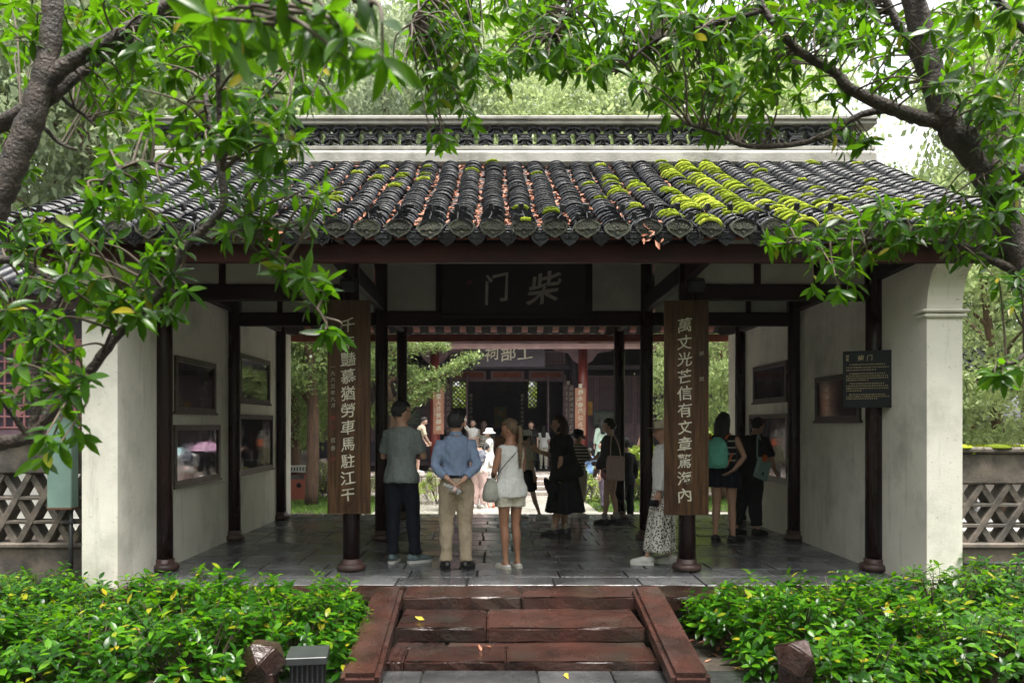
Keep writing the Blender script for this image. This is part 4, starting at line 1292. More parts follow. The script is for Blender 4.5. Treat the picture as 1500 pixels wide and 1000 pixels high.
# ================================================================== the two near trees and the slender one
def near_tree(name, label, branches, zones, leaf_size, nobj, droop=.35, bark='bark', seed=1):
    """branches: list of [(px, py, distance, radius_px), ...]; zones: (px, py, rx, ry, d0, d1, twigs)"""
    rnd = random.Random(seed)
    base = None; pts_all = []
    parts = []
    for bi, br in enumerate(branches):
        P = [at(px, py, d) for px, py, d, r in br]
        Rr = [r / F_PX * d for px, py, d, r in br]
        C, RR = catmull(P, Rr, 6)
        C = [c + Vector((rnd.uniform(-1, 1), rnd.uniform(-1, 1), rnd.uniform(-1, 1))) * (r * .10) for c, r in zip(C, RR)]
        RR = [r * rnd.uniform(.93, 1.08) for r in RR]
        if bi == 0: base = C[0] if C[0].z < C[-1].z else C[-1]
        parts.append((C, RR))
        # dense resampling so that twigs spring from the limb near them
        for a, b_, r in zip(C[:-1], C[1:], RR[:-1]):
            n = max(1, int((b_ - a).length / .05))
            for q in range(n): pts_all.append((a.lerp(b_, q / n), r))
    t = empty(name, (base.x, base.y, ZG), label=label, cat='tree')
    off = -t.location
    for i, (C, RR) in enumerate(parts):
        o = MB().tube(C, RR, n=16 if i == 0 else 10).build('trunk' if i == 0 else 'branch', MAT[bark], t, off)
    bp = np.array([p[0] for p in pts_all]); 
    tw = MB(); pos = []; dirs = []; nor = []; siz = []
    def add_leaf(p, d, n, s):
        pos.append(tuple(p)); dirs.append(tuple(d)); nor.append(tuple(n)); siz.append(s)
    for (cx, cy, rx, ry, d0, d1, n) in zones:
        for q in range(int(n * (1.4 if d0 > 1.9 else 1.0) + .5)):
            while True:
                u, v = rnd.uniform(-1, 1), rnd.uniform(-1, 1)
                if u * u + v * v <= 1: break
            d = rnd.uniform(d0, d1)
            tip = at(cx + u * rx, cy + v * ry, d)
            dist = np.linalg.norm(bp - np.array(tip), axis=1) + rng.uniform(0, .12, len(bp))
            root = Vector(bp[int(np.argmin(dist))])
            span = tip - root
            if span.length > .9:            # long shoots: start part-way, from a side shoot already there
                mid = root.lerp(tip, .55) + Vector((rnd.uniform(-.05, .05), rnd.uniform(-.05, .05), .10))
            else:
                mid = root.lerp(tip, .5) + Vector((rnd.uniform(-.03, .03), rnd.uniform(-.03, .03), .12 * span.length))
            C, RR = catmull([root, mid, tip], [.0055, .004, .002], 4)
            tw.tube(C, RR, n=5, caps=False)
            ax = (C[-1] - C[-3]).normalized() if (C[-1] - C[-3]).length > 1e-5 else Vector((0, 0, 1))
            # end whorl
            k = rnd.randint(5, 8)
            a0 = rnd.uniform(0, 6.28); ortho = ax.orthogonal().normalized(); o2 = ax.cross(ortho)
            for j in range(k):
                a = a0 + 6.283 * j / k + rnd.uniform(-.25, .25)
                rad_ = ortho * math.cos(a) + o2 * math.sin(a)
                dv = (rad_ + ax * rnd.uniform(.1, .8) + Vector((0, 0, -droop * rnd.uniform(.3, 1.4)))).normalized()
                nn = (ax + Vector((0, 0, 1.2)) + Vector((rnd.uniform(-.5, .5), rnd.uniform(-.5, .5), 0)))
                add_leaf(tip, dv, nn, leaf_size * rnd.uniform(.55, 1.2))
            # leaves along the shoot
            L = span.length
            m_ = min(7, 2 + int(L / .10))
            for j in range(m_):
                f = 1 - (j + 1) * min(.12, .07 / max(L, .05) * 1.6) * 1.0
                if f < .25: break
                idx = f * (len(C) - 1); i0 = int(idx); p = C[i0].lerp(C[min(i0 + 1, len(C) - 1)], idx - i0)
                a = j * 2.4 + a0
                rad_ = ortho * math.cos(a) + o2 * math.sin(a)
                dv = (rad_ + ax * .4 + Vector((0, 0, -droop * rnd.uniform(.2, 1.3)))).normalized()
                add_leaf(p, dv, ax * .5 + Vector((rnd.uniform(-.4, .4), rnd.uniform(-.4, .4), 1.2)), leaf_size * rnd.uniform(.5, 1.1))
    o = tw.build('twigs', MAT['twig'], t, off, fix=False); o['kind'] = 'stuff'
    pos = np.array(pos); dirs = np.array(dirs); nor = np.array(nor); siz = np.array(siz)
    dd = np.maximum(pos[:, 1], .3)
    px = VPX + pos[:, 0] / dd * F_PX; py = VPY - (pos[:, 2] - CAM_Z) / dd * F_PX
    vis = (px > -30) & (px < 1530) & (py > -30) & (py < 1030)
    score = np.where(vis, siz / dd, 0)
    order = np.argsort(-score)
    big = order[:nobj]; rest_ = order[nobj:]
    tm = []
    for q in range(4):
        tv = LVF.copy(); tv[:, 2] *= (.4, .9, 1.3, 1.8)[q]; tv[:, 1] *= (1.0, .88, 1.1, .95)[q]
        tv[:, 1] += (.02, -.03, .05, -.05)[q] * tv[:, 0] ** 2
        tm.append(np_mesh('leaf', tv, [LFF], MAT['leaf'], True))
    X, Y, Z = frames(dirs, nor)
    for c, i in enumerate(big):
        o = meshobj('leaf', tm[c % 4], t)
        m4 = Matrix(((X[i][0], Y[i][0], Z[i][0], 0), (X[i][1], Y[i][1], Z[i][1], 0), (X[i][2], Y[i][2], Z[i][2], 0), (0, 0, 0, 1)))
        o.location = Vector(pos[i]) + off; o.rotation_euler = m4.to_euler(); o.scale = (siz[i],) * 3
    if len(rest_):
        o = meshobj('foliage', leaves_mesh('foliage', pos[rest_], dirs[rest_], nor[rest_], siz[rest_], MAT['leaf']), t, off); o['kind'] = 'stuff'
    return t
D = 3.6
near_tree('broadleaf_tree', 'leaning dark trunk with a long bare branch reaching over the mossy tiles', [
    [(1660, 1235, D, 32), (1640, 900, D, 28), (1580, 600, D, 25), (1530, 470, D, 23), (1498, 390, D, 22), (1464, 290, D, 20), (1430, 228, D, 20), (1390, 180, D, 19), (1366, 110, D, 17), (1350, 50, D, 16), (1338, 0, D, 15), (1318, -120, D, 13)],
    [(1388, 182, D, 12), (1345, 172, D, 10.5), (1300, 157, D - .05, 9.5), (1244, 130, D - .1, 8), (1225, 108, D - .1, 7), (1180, 82, D - .15, 6), (1150, 55, D - .2, 5.5), (1120, 15, D - .2, 5), (1095, -30, D - .2, 5), (1040, -60, D - .2, 4)],
    [(1312, 160, D, 5.5), (1262, 168, D, 5), (1200, 202, D - .1, 4.5), (1150, 213, D - .1, 4), (1090, 213, D - .1, 3.5), (1050, 195, D - .15, 3), (1000, 180, D - .2, 2)],
    [(1368, 165, D + .1, 7), (1345, 92, D + .2, 7), (1312, 30, D + .2, 6), (1288, -20, D + .2, 5)],
    [(1500, 402, D, 7), (1445, 378, D - .05, 5.5), (1395, 356, D - .1, 4), (1300, 350, D - .2, 3), (1200, 352, D - .25, 2.2), (1115, 360, D - .3, 1.4)],
    [(1570, 300, D + .5, 15), (1500, 258, D + .5, 14), (1462, 240, D + .45, 12), (1432, 208, D + .3, 11), (1400, 190, D + .1, 10)],
    [(1340, -10, D, 13), (1230, -80, D - .1, 10), (1050, -100, D - .1, 8), (880, -70, D - .1, 6), (740, -40, D - .1, 4), (640, -10, D - .1, 2.5), (600, 40, D - .1, 1.6)],
    [(880, -70, D - .1, 4), (840, -10, D, 3), (810, 60, D, 2)],
    [(1120, 15, D - .2, 4), (1030, 40, D - .1, 3), (960, 60, D, 2.5), (900, 110, D, 1.6)],
    [(1336, 0, D, 9), (1400, -40, D - .2, 8), (1470, 10, D - .3, 6), (1540, 90, D - .3, 4)],
    [(1545, 470, D - .1, 6), (1500, 520, D - .3, 4), (1465, 540, D - .4, 2)],
], [
    (640, 70, 75, 90, 3.2, 4.0, 34), (650, 175, 40, 45, 3.4, 4.0, 9), (760, 50, 90, 60, 3.3, 4.2, 26), (700, 110, 60, 40, 3.3, 3.9, 10),
    (890, 45, 120, 60, 3.2, 4.5, 42), (850, 95, 60, 30, 3.3, 4.0, 12), (1010, 70, 110, 90, 3.2, 4.4, 60), (1010, 160, 60, 40, 3.4, 4.2, 14),
    (1120, 110, 80, 60, 3.3, 4.4, 26), (1130, 30, 110, 50, 3.2, 4.4, 26), (1240, 40, 100, 50, 3.2, 4.4, 30), (1270, 120, 60, 35, 3.5, 4.4, 10), (1090, 190, 40, 20, 3.4, 3.7, 4), (1245, 200, 32, 22, 3.4, 3.8, 6),
    (1430, 70, 90, 80, 3.0, 4.4, 52), (1460, 190, 55, 60, 3.0, 4.2, 22), (1470, 300, 45, 40, 3.0, 3.6, 7),
    (1330, 330, 90, 35, 3.2, 3.7, 20), (1250, 355, 70, 30, 3.2, 3.6, 13), (1420, 345, 60, 45, 3.2, 3.7, 12), (1150, 350, 35, 18, 3.2, 3.5, 5), (1225, 415, 35, 38, 3.2, 3.5, 6),
    (1460, 538, 40, 18, 3.0, 3.4, 4), (1480, 420, 30, 30, 3.0, 3.5, 4)], .082, 290, seed=5)
D = 3.0
near_tree('broadleaf_tree', 'thick dark trunk slanting up with two side limbs over a slender tree', [
    [(-190, 1360, D, 34), (-165, 900, D, 30), (-105, 580, D, 26), (-45, 390, D, 22), (-12, 315, D, 20), (14, 255, D, 19), (38, 195, D, 18), (58, 135, D, 16.5), (73, 70, D, 15), (76, 0, D, 14), (72, -130, D, 15)],
    [(62, 128, D, 12), (95, 98, D, 11), (130, 76, D, 10), (190, 42, D + .05, 9), (250, 2, D + .1, 8), (330, -50, D + .1, 6), (430, -70, D + .1, 4)],
    [(66, 150, D + .05, 11), (110, 112, D + .1, 9), (165, 72, D + .15, 8), (220, 30, D + .2, 7), (262, -20, D + .2, 6)],
    [(56, 150, D + .05, 12), (20, 172, D + .05, 11), (-20, 192, D + .1, 11), (-80, 220, D + .1, 9)],
    [(80, 130, D + .2, 3.5), (98, 150, D + .25, 3), (122, 168, D + .3, 2.5), (140, 185, D + .3, 2)],
    [(30, 170, D + .3, 4), (62, 185, D + .3, 3), (85, 208, D + .35, 3), (112, 220, D + .35, 1.6)],
    [(-35, 390, D, 8), (10, 380, D - .2, 6), (60, 400, D - .3, 4), (110, 440, D - .3, 2)],
], [
    (40, 40, 70, 50, 2.7, 3.8, 10), (160, 40, 90, 50, 2.8, 3.8, 26), (270, 40, 90, 50, 2.8, 3.8, 26), (150, 130, 80, 60, 3.0, 3.8, 14), (370, 30, 80, 40, 2.8, 3.6, 14),
    (40, 380, 60, 60, 2.6, 3.3, 9), (30, 500, 60, 60, 2.6, 3.2, 10), (20, 230, 30, 60, 3.1, 3.6, 6)], .078, 240, seed=8)
D = 2.6
near_tree('slender_tree', 'slender multi-stemmed young tree with curved dark stems before the white end wall', [
    [(-150, 1470, D, 16), (-130, 1000, D, 15), (-90, 760, D, 14), (-40, 670, D, 13), (5, 648, D, 11), (42, 640, D, 9), (82, 598, D, 7.5), (130, 545, D, 7), (165, 500, D, 6.5), (236, 425, D, 6.2), (270, 362, D, 6), (325, 308, D, 6), (325, 240, D, 6), (342, 200, D, 5.5), (380, 155, D, 5), (425, 90, D - .1, 4.5), (480, 30, D - .2, 4), (520, -40, D - .5, 3.5), (520, -120, D - .8, 3.5)],
    [(40, 642, D, 7), (52, 600, D, 6.5), (57, 510, D, 6), (105, 392, D, 5.5), (132, 326, D, 5), (150, 270, D, 4.5), (175, 246, D, 4), (215, 238, D, 3.2), (255, 246, D, 2)],
    [(324, 262, D, 4.5), (312, 200, D + .05, 4), (302, 150, D + .05, 3.6), (300, 60, D + .1, 3)],
    [(326, 250, D - .05, 4.5), (322, 190, D - .05, 4), (320, 105, D - .1, 3.5), (330, 20, D - .15, 3)],
    [(236, 425, D, 4.5), (250, 418, D - .05, 4), (257, 412, D - .1, 3.5)],
    [(335, 300, D, 2.2), (370, 340, D - .05, 1.8), (410, 385, D - .1, 1.6), (445, 430, D - .1, 1.4), (480, 470, D - .1, 1.0)],
    [(520, -120, D - .8, 3.5), (470, -60, D - 1.0, 3), (430, 0, D - 1.1, 2.2), (400, 40, D - 1.1, 1.4)],
    [(520, -120, D - .8, 3.5), (540, -50, D - 1.0, 3), (545, 10, D - 1.1, 2)],
    [(42, 640, D, 4), (-10, 560, D - .1, 4), (-20, 480, D - .1, 3)],
    [(150, 520, D, 3), (170, 470, D - .1, 2), (215, 380, D - .1, 1.4)],
    [(60, 620, D - .05, 2.6), (95, 590, D - .15, 2), (130, 560, D - .25, 1.2)],
], [
    (300, 130, 110, 110, 2.3, 3.0, 26), (230, 250, 90, 60, 2.4, 3.0, 10), (370, 200, 70, 70, 2.3, 2.8, 14), (430, 110, 70, 60, 2.2, 2.8, 12), (440, 300, 60, 40, 2.4, 2.7, 6), (380, 330, 60, 50, 2.4, 2.7, 9),
    (150, 330, 100, 60, 2.3, 2.9, 11), (110, 440, 110, 70, 2.3, 2.8, 20), (240, 400, 50, 60, 2.4, 2.7, 8), (60, 560, 80, 50, 2.2, 2.7, 12), (85, 655, 45, 40, 2.0, 2.4, 3), (200, 470, 60, 30, 2.4, 2.7, 5),
    (455, 430, 25, 30, 2.4, 2.6, 4), (485, 478, 18, 15, 2.4, 2.55, 2), (415, 385, 22, 20, 2.4, 2.55, 3),
    (400, 25, 90, 45, 1.4, 1.75, 8), (510, 30, 70, 50, 1.35, 1.7, 8), (540, 90, 45, 40, 1.4, 1.6, 3), (330, 60, 60, 40, 1.5, 1.9, 5)], .076, 280, seed=21)

# ================================================================== hedge shrubs beside the steps
def shrub(name, label, cx, cy, wx, wy, h, nspr, leaf, group, m='hedge', seed=0, dome=.35, z0=None):
    rnd = random.Random(seed)
    zb = ZG if z0 is None else z0
    t = empty(name, (cx, cy, zb), label=label, cat='shrub', group=group)
    st_ = MB(); pos = []; dirs = []; nor = []; siz = []
    for q in range(nspr):
        u, v = rnd.uniform(-1, 1), rnd.uniform(-1, 1)
        r = max(abs(u), abs(v))
        top = h * (1 - dome * r ** 3) * (.86 + .14 * math.sin(cx * 3 + u * 4 + seed) * math.cos(cy * 2 + v * 3)) * rnd.uniform(.9, 1.1)
        f = 1 - abs(rnd.gauss(0, .30))
        if r > .75: f = rnd.uniform(.25, 1)          # skirt of the bush
        f = max(.2, f)
        tip = Vector((u * wx / 2, v * wy / 2, top * f))
        ax = Vector((u * .5 + rnd.uniform(-.35, .35), v * .5 + rnd.uniform(-.35, .35), 1.0)).normalized()
        ln = rnd.uniform(.07, .14)
        if f > .6 or q % 4 == 0:
            root = Vector((u * wx * .28, v * wy * .28, max(0, tip.z - rnd.uniform(.2, .4))))
            st_.tube([root, tip - ax * ln, tip], [.0045, .003, .0015], n=4, caps=False)
        k = rnd.randint(6, 10)
        a0 = rnd.uniform(0, 6.28); o1 = ax.orthogonal().normalized(); o2 = ax.cross(o1)
        for j in range(k):
            a = a0 + j * 2.4
            g_ = j / k
            rad_ = o1 * math.cos(a) + o2 * math.sin(a)
            dv = rad_ + ax * (.05 + .65 * g_) + Vector((0, 0, rnd.uniform(-.35, .15)))
            pos.append(tuple(tip - ax * (ln * (1 - g_)))); dirs.append(tuple(dv)); nor.append(tuple(ax + Vector((rnd.uniform(-.4, .4), rnd.uniform(-.6, .2), .9))))
            siz.append(leaf * rnd.uniform(.6, 1.25) * (1 - .35 * g_))
    for q in range(7):
        a = rnd.uniform(0, 6.28); rr = rnd.uniform(0, .12)
        p0 = Vector((math.cos(a) * rr, math.sin(a) * rr, 0)); p1 = Vector((math.cos(a) * wx * rnd.uniform(.1, .4), math.sin(a) * wy * rnd.uniform(.1, .4), h * .75))
        st_.tube([p0, p0.lerp(p1, .5) + Vector((0, 0, .04)), p1], [.012, .009, .004], n=6, caps=False)
    st_.build('stems', MAT['twig'], t, fix=False)
    meshobj('foliage', leaves_mesh('foliage', pos, dirs, nor, siz, MAT[m], 1.45), t)['kind'] = 'stuff'
    return t
G_L, G_R = 'glossy hedge bushes on the cabinet side of the steps', 'glossy hedge bushes on the mossy wall side of the steps'
k = 0
for j, y in enumerate((5.45, 6.15, 6.85)):
    for i in range(5):
        x = -4.75 + i * .80 + (.3 if j == 0 else 0)
        if x > -1.45: continue
        hh = (.60, .57, .56)[j] + .05 * math.sin(i * 2.1 + j) - (.10 if i == 4 and j == 0 else 0)
        shrub('hedge_shrub', 'glossy dark green bush in the hedge before the mint green cabinet', x, y, 1.05, .95, hh + .11, 175, .110, G_L, seed=40 + k); k += 1
for j, y in enumerate((5.45, 6.15, 6.85)):
    for i in range(5):
        x = 2.22 + i * .80 + (.30 if j == 0 else .12 if j == 1 else 0)
        hh = (.56, .57, .60)[j] + .05 * math.sin(i * 1.7 + j * 2) + (.05 if i >= 3 else 0) - (.14 if i == 0 and j == 0 else 0)
        shrub('hedge_shrub', 'glossy green bush in the bright hedge before the mossy lattice wall', x, y, 1.05, .95, hh + .10, 175, .114, G_R, seed=80 + k); k += 1
for (px, d, w, h, lab) in ((1470, 7.4, .8, .80, 'taller light green bush at the foot of the mossy lattice wall'), (60, 7.6, 1.2, .62, 'loose bush at the foot of the lattice wall under the slender tree'), (20, 6.9, .9, .66, 'bush with a strappy blade beside the lattice wall under the slender tree')):
    shrub('garden_shrub', lab, at(px, 700, d).x, d, w, .8, h, 110, .10, None, seed=int(px)); 

# ================================================================== trees and bushes behind
def crown_points(n_cl, per, rx, ry, rz, rnd, spread, hollow=.35):
    c = []
    for q in range(n_cl):
        while True:
            p = np.array([rnd.uniform(-1, 1) for _ in range(3)])
            l = np.linalg.norm(p)
            if hollow < l < 1: break
        p = p * np.array([rx, ry, rz]); s = spread * rnd.uniform(.6, 1.3)
        c.append(p + rng.normal(size=(per, 3)) * np.array([s, s, s * .55]))
    return np.concatenate(c)
crown_me = {}
def crown_mesh(key, n_cl, per, rx, ry, rz, spread, leaf, m):
    if key not in crown_me:
        rnd = random.Random(key[0] * 31 + len(key[1]))
        P = crown_points(n_cl, per, rx, ry, rz, rnd, spread)
        n = len(P)
        d = unit(n); d[:, 2] -= .25
        nn = unit(n) * .8; nn[:, 2] += .8
        crown_me[key] = rhomb_mesh('crown', P, d, nn, leaf * rng.uniform(.6, 1.3, n), MAT[m], .30)
    return crown_me[key]
def bg_tree(label, x, y, h, cz, scale, key, args, m, bark='bark2', tr=.2, name='garden_tree', lean=0.0, group=None, z0=ZG):
    t = empty(name, (x, y, z0), random.uniform(0, 6.28), label=label, cat='tree', group=group)
    rnd = random.Random(int(x * 100 + y * 10))
    b = MB()
    top = Vector((lean, 0, h * .86))
    C, RR = catmull([(0, 0, 0), (lean * .2 + rnd.uniform(-.1, .1), 0, h * .3), (lean * .6, rnd.uniform(-.15, .15), h * .6), top], [tr * 1.25, tr, tr * .7, tr * .2], 5)
    b.tube(C, RR, n=12)
    for q in range(9):
        f = rnd.uniform(.35, .95); i0 = int(f * (len(C) - 1)); p = C[i0]
        a = rnd.uniform(0, 6.28); L = scale[0] * rnd.uniform(.45, .9)
        e = p + Vector((math.cos(a) * L, math.sin(a) * L, L * rnd.uniform(.2, .7)))
        b.tube(catmull([p, p.lerp(e, .5) + Vector((0, 0, .12 * L)), e], [RR[i0] * .55, RR[i0] * .35, .012], 3)[0], list(np.linspace(RR[i0] * .55, .012, 7)), n=7)
    b.build('trunk', MAT[bark], t, fix=False)
    o = meshobj('crown', crown_mesh(key, *args, m), t, (lean * .7, 0, cz)); o.scale = (scale[0], scale[0], scale[1])
    return t
A_big = (230, 75, 1.0, 1.0, 1.0, .085, .062)
A_fine = (330, 95, 1.0, 1.0, 1.0, .080, .042)
BG = [  # label, px, distance, height, crown centre z, (crown radius, crown half height), key, args, material, trunk radius
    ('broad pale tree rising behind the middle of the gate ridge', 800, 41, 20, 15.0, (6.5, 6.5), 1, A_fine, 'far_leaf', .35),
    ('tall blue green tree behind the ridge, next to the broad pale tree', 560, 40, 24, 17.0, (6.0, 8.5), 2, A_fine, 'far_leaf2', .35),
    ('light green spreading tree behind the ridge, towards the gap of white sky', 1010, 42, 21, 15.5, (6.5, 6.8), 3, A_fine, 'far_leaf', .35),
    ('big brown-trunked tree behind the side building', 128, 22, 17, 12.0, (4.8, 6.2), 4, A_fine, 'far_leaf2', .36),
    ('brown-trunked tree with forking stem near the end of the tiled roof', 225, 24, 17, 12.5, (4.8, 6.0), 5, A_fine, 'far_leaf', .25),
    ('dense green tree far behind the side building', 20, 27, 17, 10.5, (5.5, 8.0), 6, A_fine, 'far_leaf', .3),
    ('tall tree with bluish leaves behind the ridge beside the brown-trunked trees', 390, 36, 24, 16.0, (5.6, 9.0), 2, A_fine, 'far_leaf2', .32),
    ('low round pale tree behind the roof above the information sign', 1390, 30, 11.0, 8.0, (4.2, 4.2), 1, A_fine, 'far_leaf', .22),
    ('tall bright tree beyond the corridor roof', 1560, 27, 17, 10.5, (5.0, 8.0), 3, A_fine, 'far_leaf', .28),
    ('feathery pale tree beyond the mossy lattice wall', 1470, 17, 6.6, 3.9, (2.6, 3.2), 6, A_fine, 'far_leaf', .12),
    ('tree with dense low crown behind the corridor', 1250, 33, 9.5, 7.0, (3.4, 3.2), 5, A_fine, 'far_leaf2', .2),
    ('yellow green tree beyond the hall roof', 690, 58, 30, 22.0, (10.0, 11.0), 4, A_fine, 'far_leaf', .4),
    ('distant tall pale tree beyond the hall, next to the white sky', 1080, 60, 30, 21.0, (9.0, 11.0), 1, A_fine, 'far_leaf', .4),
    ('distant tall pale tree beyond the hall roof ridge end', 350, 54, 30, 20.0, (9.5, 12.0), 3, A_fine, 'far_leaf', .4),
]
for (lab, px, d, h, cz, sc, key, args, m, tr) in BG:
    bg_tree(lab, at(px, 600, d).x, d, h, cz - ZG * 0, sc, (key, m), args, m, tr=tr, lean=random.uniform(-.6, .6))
# unseen garden trees added around the visitor to block low light from the sky
for i, (x, y, h, cz, r, hz_) in enumerate(((-12.5, 2.5, 11, 6.0, 4.0, 5.2), (12.5, 2.0, 11, 6.0, 4.0, 5.2), (-10, -6.5, 12, 6.0, 4.6, 5.6), (10, -7, 12, 6.2, 4.6, 5.6), (-3.6, -10.5, 11, 5.6, 4.6, 5.2), (4.2, -11, 12, 6.0, 4.6, 5.6), (-14.5, 8.5, 10, 5.6, 3.6, 4.8), (15, 8.5, 10, 5.6, 3.6, 4.8))):
    bg_tree('leafy garden tree added out of view to block low sky light before the gate', x, y, h, cz, (r, hz_), ((2, 5, 1, 6)[i % 4], ('far_leaf2', 'far_leaf', 'far_leaf', 'far_leaf')[i % 4]), A_fine, ('far_leaf2', 'far_leaf', 'far_leaf', 'far_leaf')[i % 4], tr=.25, group='unseen trees added around the front path to block low sky light')
# courtyard trees seen through the gate
bg_tree('thin-trunked tree standing on grass beside the red litter bin', at(456, 700, 18.4).x, 18.4, 7.5, 4.9, (2.3, 2.6), (7, 'p'), A_fine, 'pine_leaf', tr=.13, z0=-.30)
bg_tree('leafy tree in the courtyard behind the board with small writing', at(520, 700, 21.5).x - 1.2, 19.8, 6.5, 3.9, (2.0, 2.6), (8, 'p'), A_fine, 'pine_leaf', tr=.12, z0=-.30)
bg_tree('leafy tree beyond the courtyard beside the mint backpack', at(1062, 700, 19.5).x, 19.5, 7.0, 3.9, (1.9, 3.0), (9, 'pf'), A_fine, 'far_leaf', tr=.1, z0=-.30)
bg_tree('tree in the courtyard corner behind the litter bin', at(425, 700, 23).x - .6, 23.5, 8.0, 4.4, (2.6, 3.6), (7, 'p'), A_fine, 'pine_leaf', tr=.15, z0=-.30)
# green behind the hall's pierced windows
for px, lab in ((672, 'bright green bush behind the wide pierced window of the hall'), (782, 'bright green bush behind the narrow pierced window of the hall')):
    x = at(px, 600, 36).x
    t = empty('garden_shrub', (x, 36, ZG), label=lab, cat='shrub')
    MB().tube([(0, 0, 0), (0, 0, 3)], [.08, .04], n=8).build('stem', MAT['bark2'], t)
    o = meshobj('foliage', crown_mesh((12, 'c'), *A_big, 'court_leaf'), t, (0, 0, 3.0)); o.scale = (1.7, .9, 2.0)
# podocarpus with layered branches in front of the hall
pt = empty('podocarpus_tree', (at(575, 700, 19.2).x, 19.2, -.30), label='layered pine-like tree with a branch stretching across the hall front', cat='tree')
off = -pt.location
b_trunk = [(572, 740, 19.2, 7), (568, 680, 19.2, 6), (575, 610, 19.2, 5), (566, 550, 19.2, 4), (572, 480, 19.2, 3), (570, 430, 19.2, 2)]
C, RR = catmull([at(*q[:3]) for q in b_trunk], [q[3] / F_PX * q[2] for q in b_trunk], 5)
MB().tube(C, RR, n=10).build('trunk', MAT['bark2'], pt, off)
pads = []
for br in ([(570, 590, 19.2, 3), (620, 560, 18.8, 2.5), (660, 545, 18.6, 2), (694, 525, 18.5, 1)], [(572, 520, 19.2, 3), (610, 512, 18.9, 2), (650, 510, 18.7, 1)], [(574, 615, 19.2, 3), (605, 590, 18.9, 2), (640, 568, 18.7, 1)], [(572, 560, 19.2, 3), (540, 548, 18.9, 2), (515, 560, 18.8, 1)], [(572, 520, 19.2, 3), (530, 500, 19.2, 2), (500, 490, 19, 1)], [(572, 590, 19.2, 3), (550, 610, 19.0, 2), (530, 625, 19, 1)], [(568, 560, 19.2, 3), (600, 545, 19.4, 2), (615, 575, 19.4, 1)]):
    C, RR = catmull([at(*q[:3]) for q in br], [q[3] / F_PX * q[2] for q in br], 5)
    MB().tube(C, RR, n=7).build('branch', MAT['bark2'], pt, off)
    for q, c in enumerate(C[3:]): pads.append((np.array(c), .17 - .08 * q / len(C)))
P = np.concatenate([c + rng.normal(size=(125, 3)) * np.array([s * .85, s * 1.2, s * .5]) + np.array([0, 0, .05]) for c, s in pads])
n = len(P); d = unit(n); d[:, 2] += .5
o = meshobj('crown', rhomb_mesh('crown', P, d, unit(n) + np.array([0, 0, .8]), rng.uniform(.06, .12, n), MAT['pine_leaf'], .18), pt, off)
# clipped bushes
for (px, py, d, w, h, lab) in ((640, 700, 18.9, 1.0, .95, 'round yellow green bush behind the man in the blue shirt'), (868, 700, 19.2, 1.2, .85, 'round yellow green bush near the hall steps behind the striped shirt'), (575, 700, 20.0, 1.4, .9, 'yellow green bush behind the man in the grey T-shirt'), (470, 700, 20.0, 1.5, 1.05, 'yellow green bush behind the thin-trunked tree'), (925, 700, 19.6, 1.2, .8, 'bush behind the person with the pink tote bag')):
    p = at(px, py, d)
    shrub('courtyard_shrub', lab, p.x, d, w, .9, h, 170, .085, None, 'court_leaf', seed=int(px), dome=.6, z0=-.30)
def cloud_shrub(px, d, pads, lab):
    x = at(px, 600, d).x
    t = empty('cloud_pruned_shrub', (x, d, -.30), label=lab, cat='shrub')
    MB().tube([(0, 0, 0), (.12, 0, .5), (-.08, 0, 1.0), (.05, 0, 1.55)], [.07, .06, .045, .03], n=8).build('trunk', MAT['bark2'], t)
    for (dx, z, w, hh) in pads:
        P = unit(900) * np.cbrt(rng.uniform(.25, 1, (900, 1))) * np.array([w, w * .8, hh]) + np.array([dx, 0, z])
        o = meshobj('foliage_pad', rhomb_mesh('foliage_pad', P, unit(900) + np.array([0, 0, .5]), unit(900) + np.array([0, 0, .9]), rng.uniform(.07, .13, 900), MAT['court_leaf'], .3), t)
cloud_shrub(1000, 18.6, [(.1, .55, .95, .2), (-.15, 1.1, .85, .17), (.1, 1.62, .7, .2)], 'cloud-pruned shrub in three tiers behind the spotted skirt')
cloud_shrub(935, 19.5, [(.0, .6, .7, .22), (.2, 1.15, .6, .18)], 'cloud-pruned shrub in two tiers behind the pink tote bag')
cloud_shrub(1062, 20.5, [(.0, .6, .9, .25), (.1, 1.3, .8, .25), (-.1, 1.9, .6, .25)], 'tall cloud-pruned shrub beside the woman with the mint backpack')
# lawn patches
gv = []; gf = []
for (x0, x1, y0, y1, n) in ((-8.5, -2.6, 16.6, 20.4, 9000), (2.2, 9.0, 17.0, 20.4, 7000)):
    for q in range(n):
        x = random.uniform(x0, x1); y = random.uniform(y0, y1); o = len(gv)
        a = random.uniform(0, 6.28); s = random.uniform(.010, .02); h = random.uniform(.04, .11)
        gv += [(x - math.cos(a) * s, y - math.sin(a) * s, -.30), (x + math.cos(a) * s, y + math.sin(a) * s, -.30), (x + random.uniform(-.05, .05), y + random.uniform(-.05, .05), -.30 + h)]
        gf.append((o, o + 1, o + 2))
o = meshobj('grass', np_mesh('grass', np.array(gv), [np.array(gf)], MAT['grass'])); tag(o, 'short green grass edging the courtyard paving', 'grass', kind='stuff')
lw_ = MB()
for (x0, x1, y0, y1) in ((-8.5, -2.6, 16.6, 20.4), (2.2, 9.0, 17.0, 20.4)): lw_.box2((x0, y0, -.4), (x1, y1, -.294))
o = lw_.build('lawn_soil', MAT['soil']); tag(o, 'low beds of soil under the courtyard grass', 'soil', kind='structure')
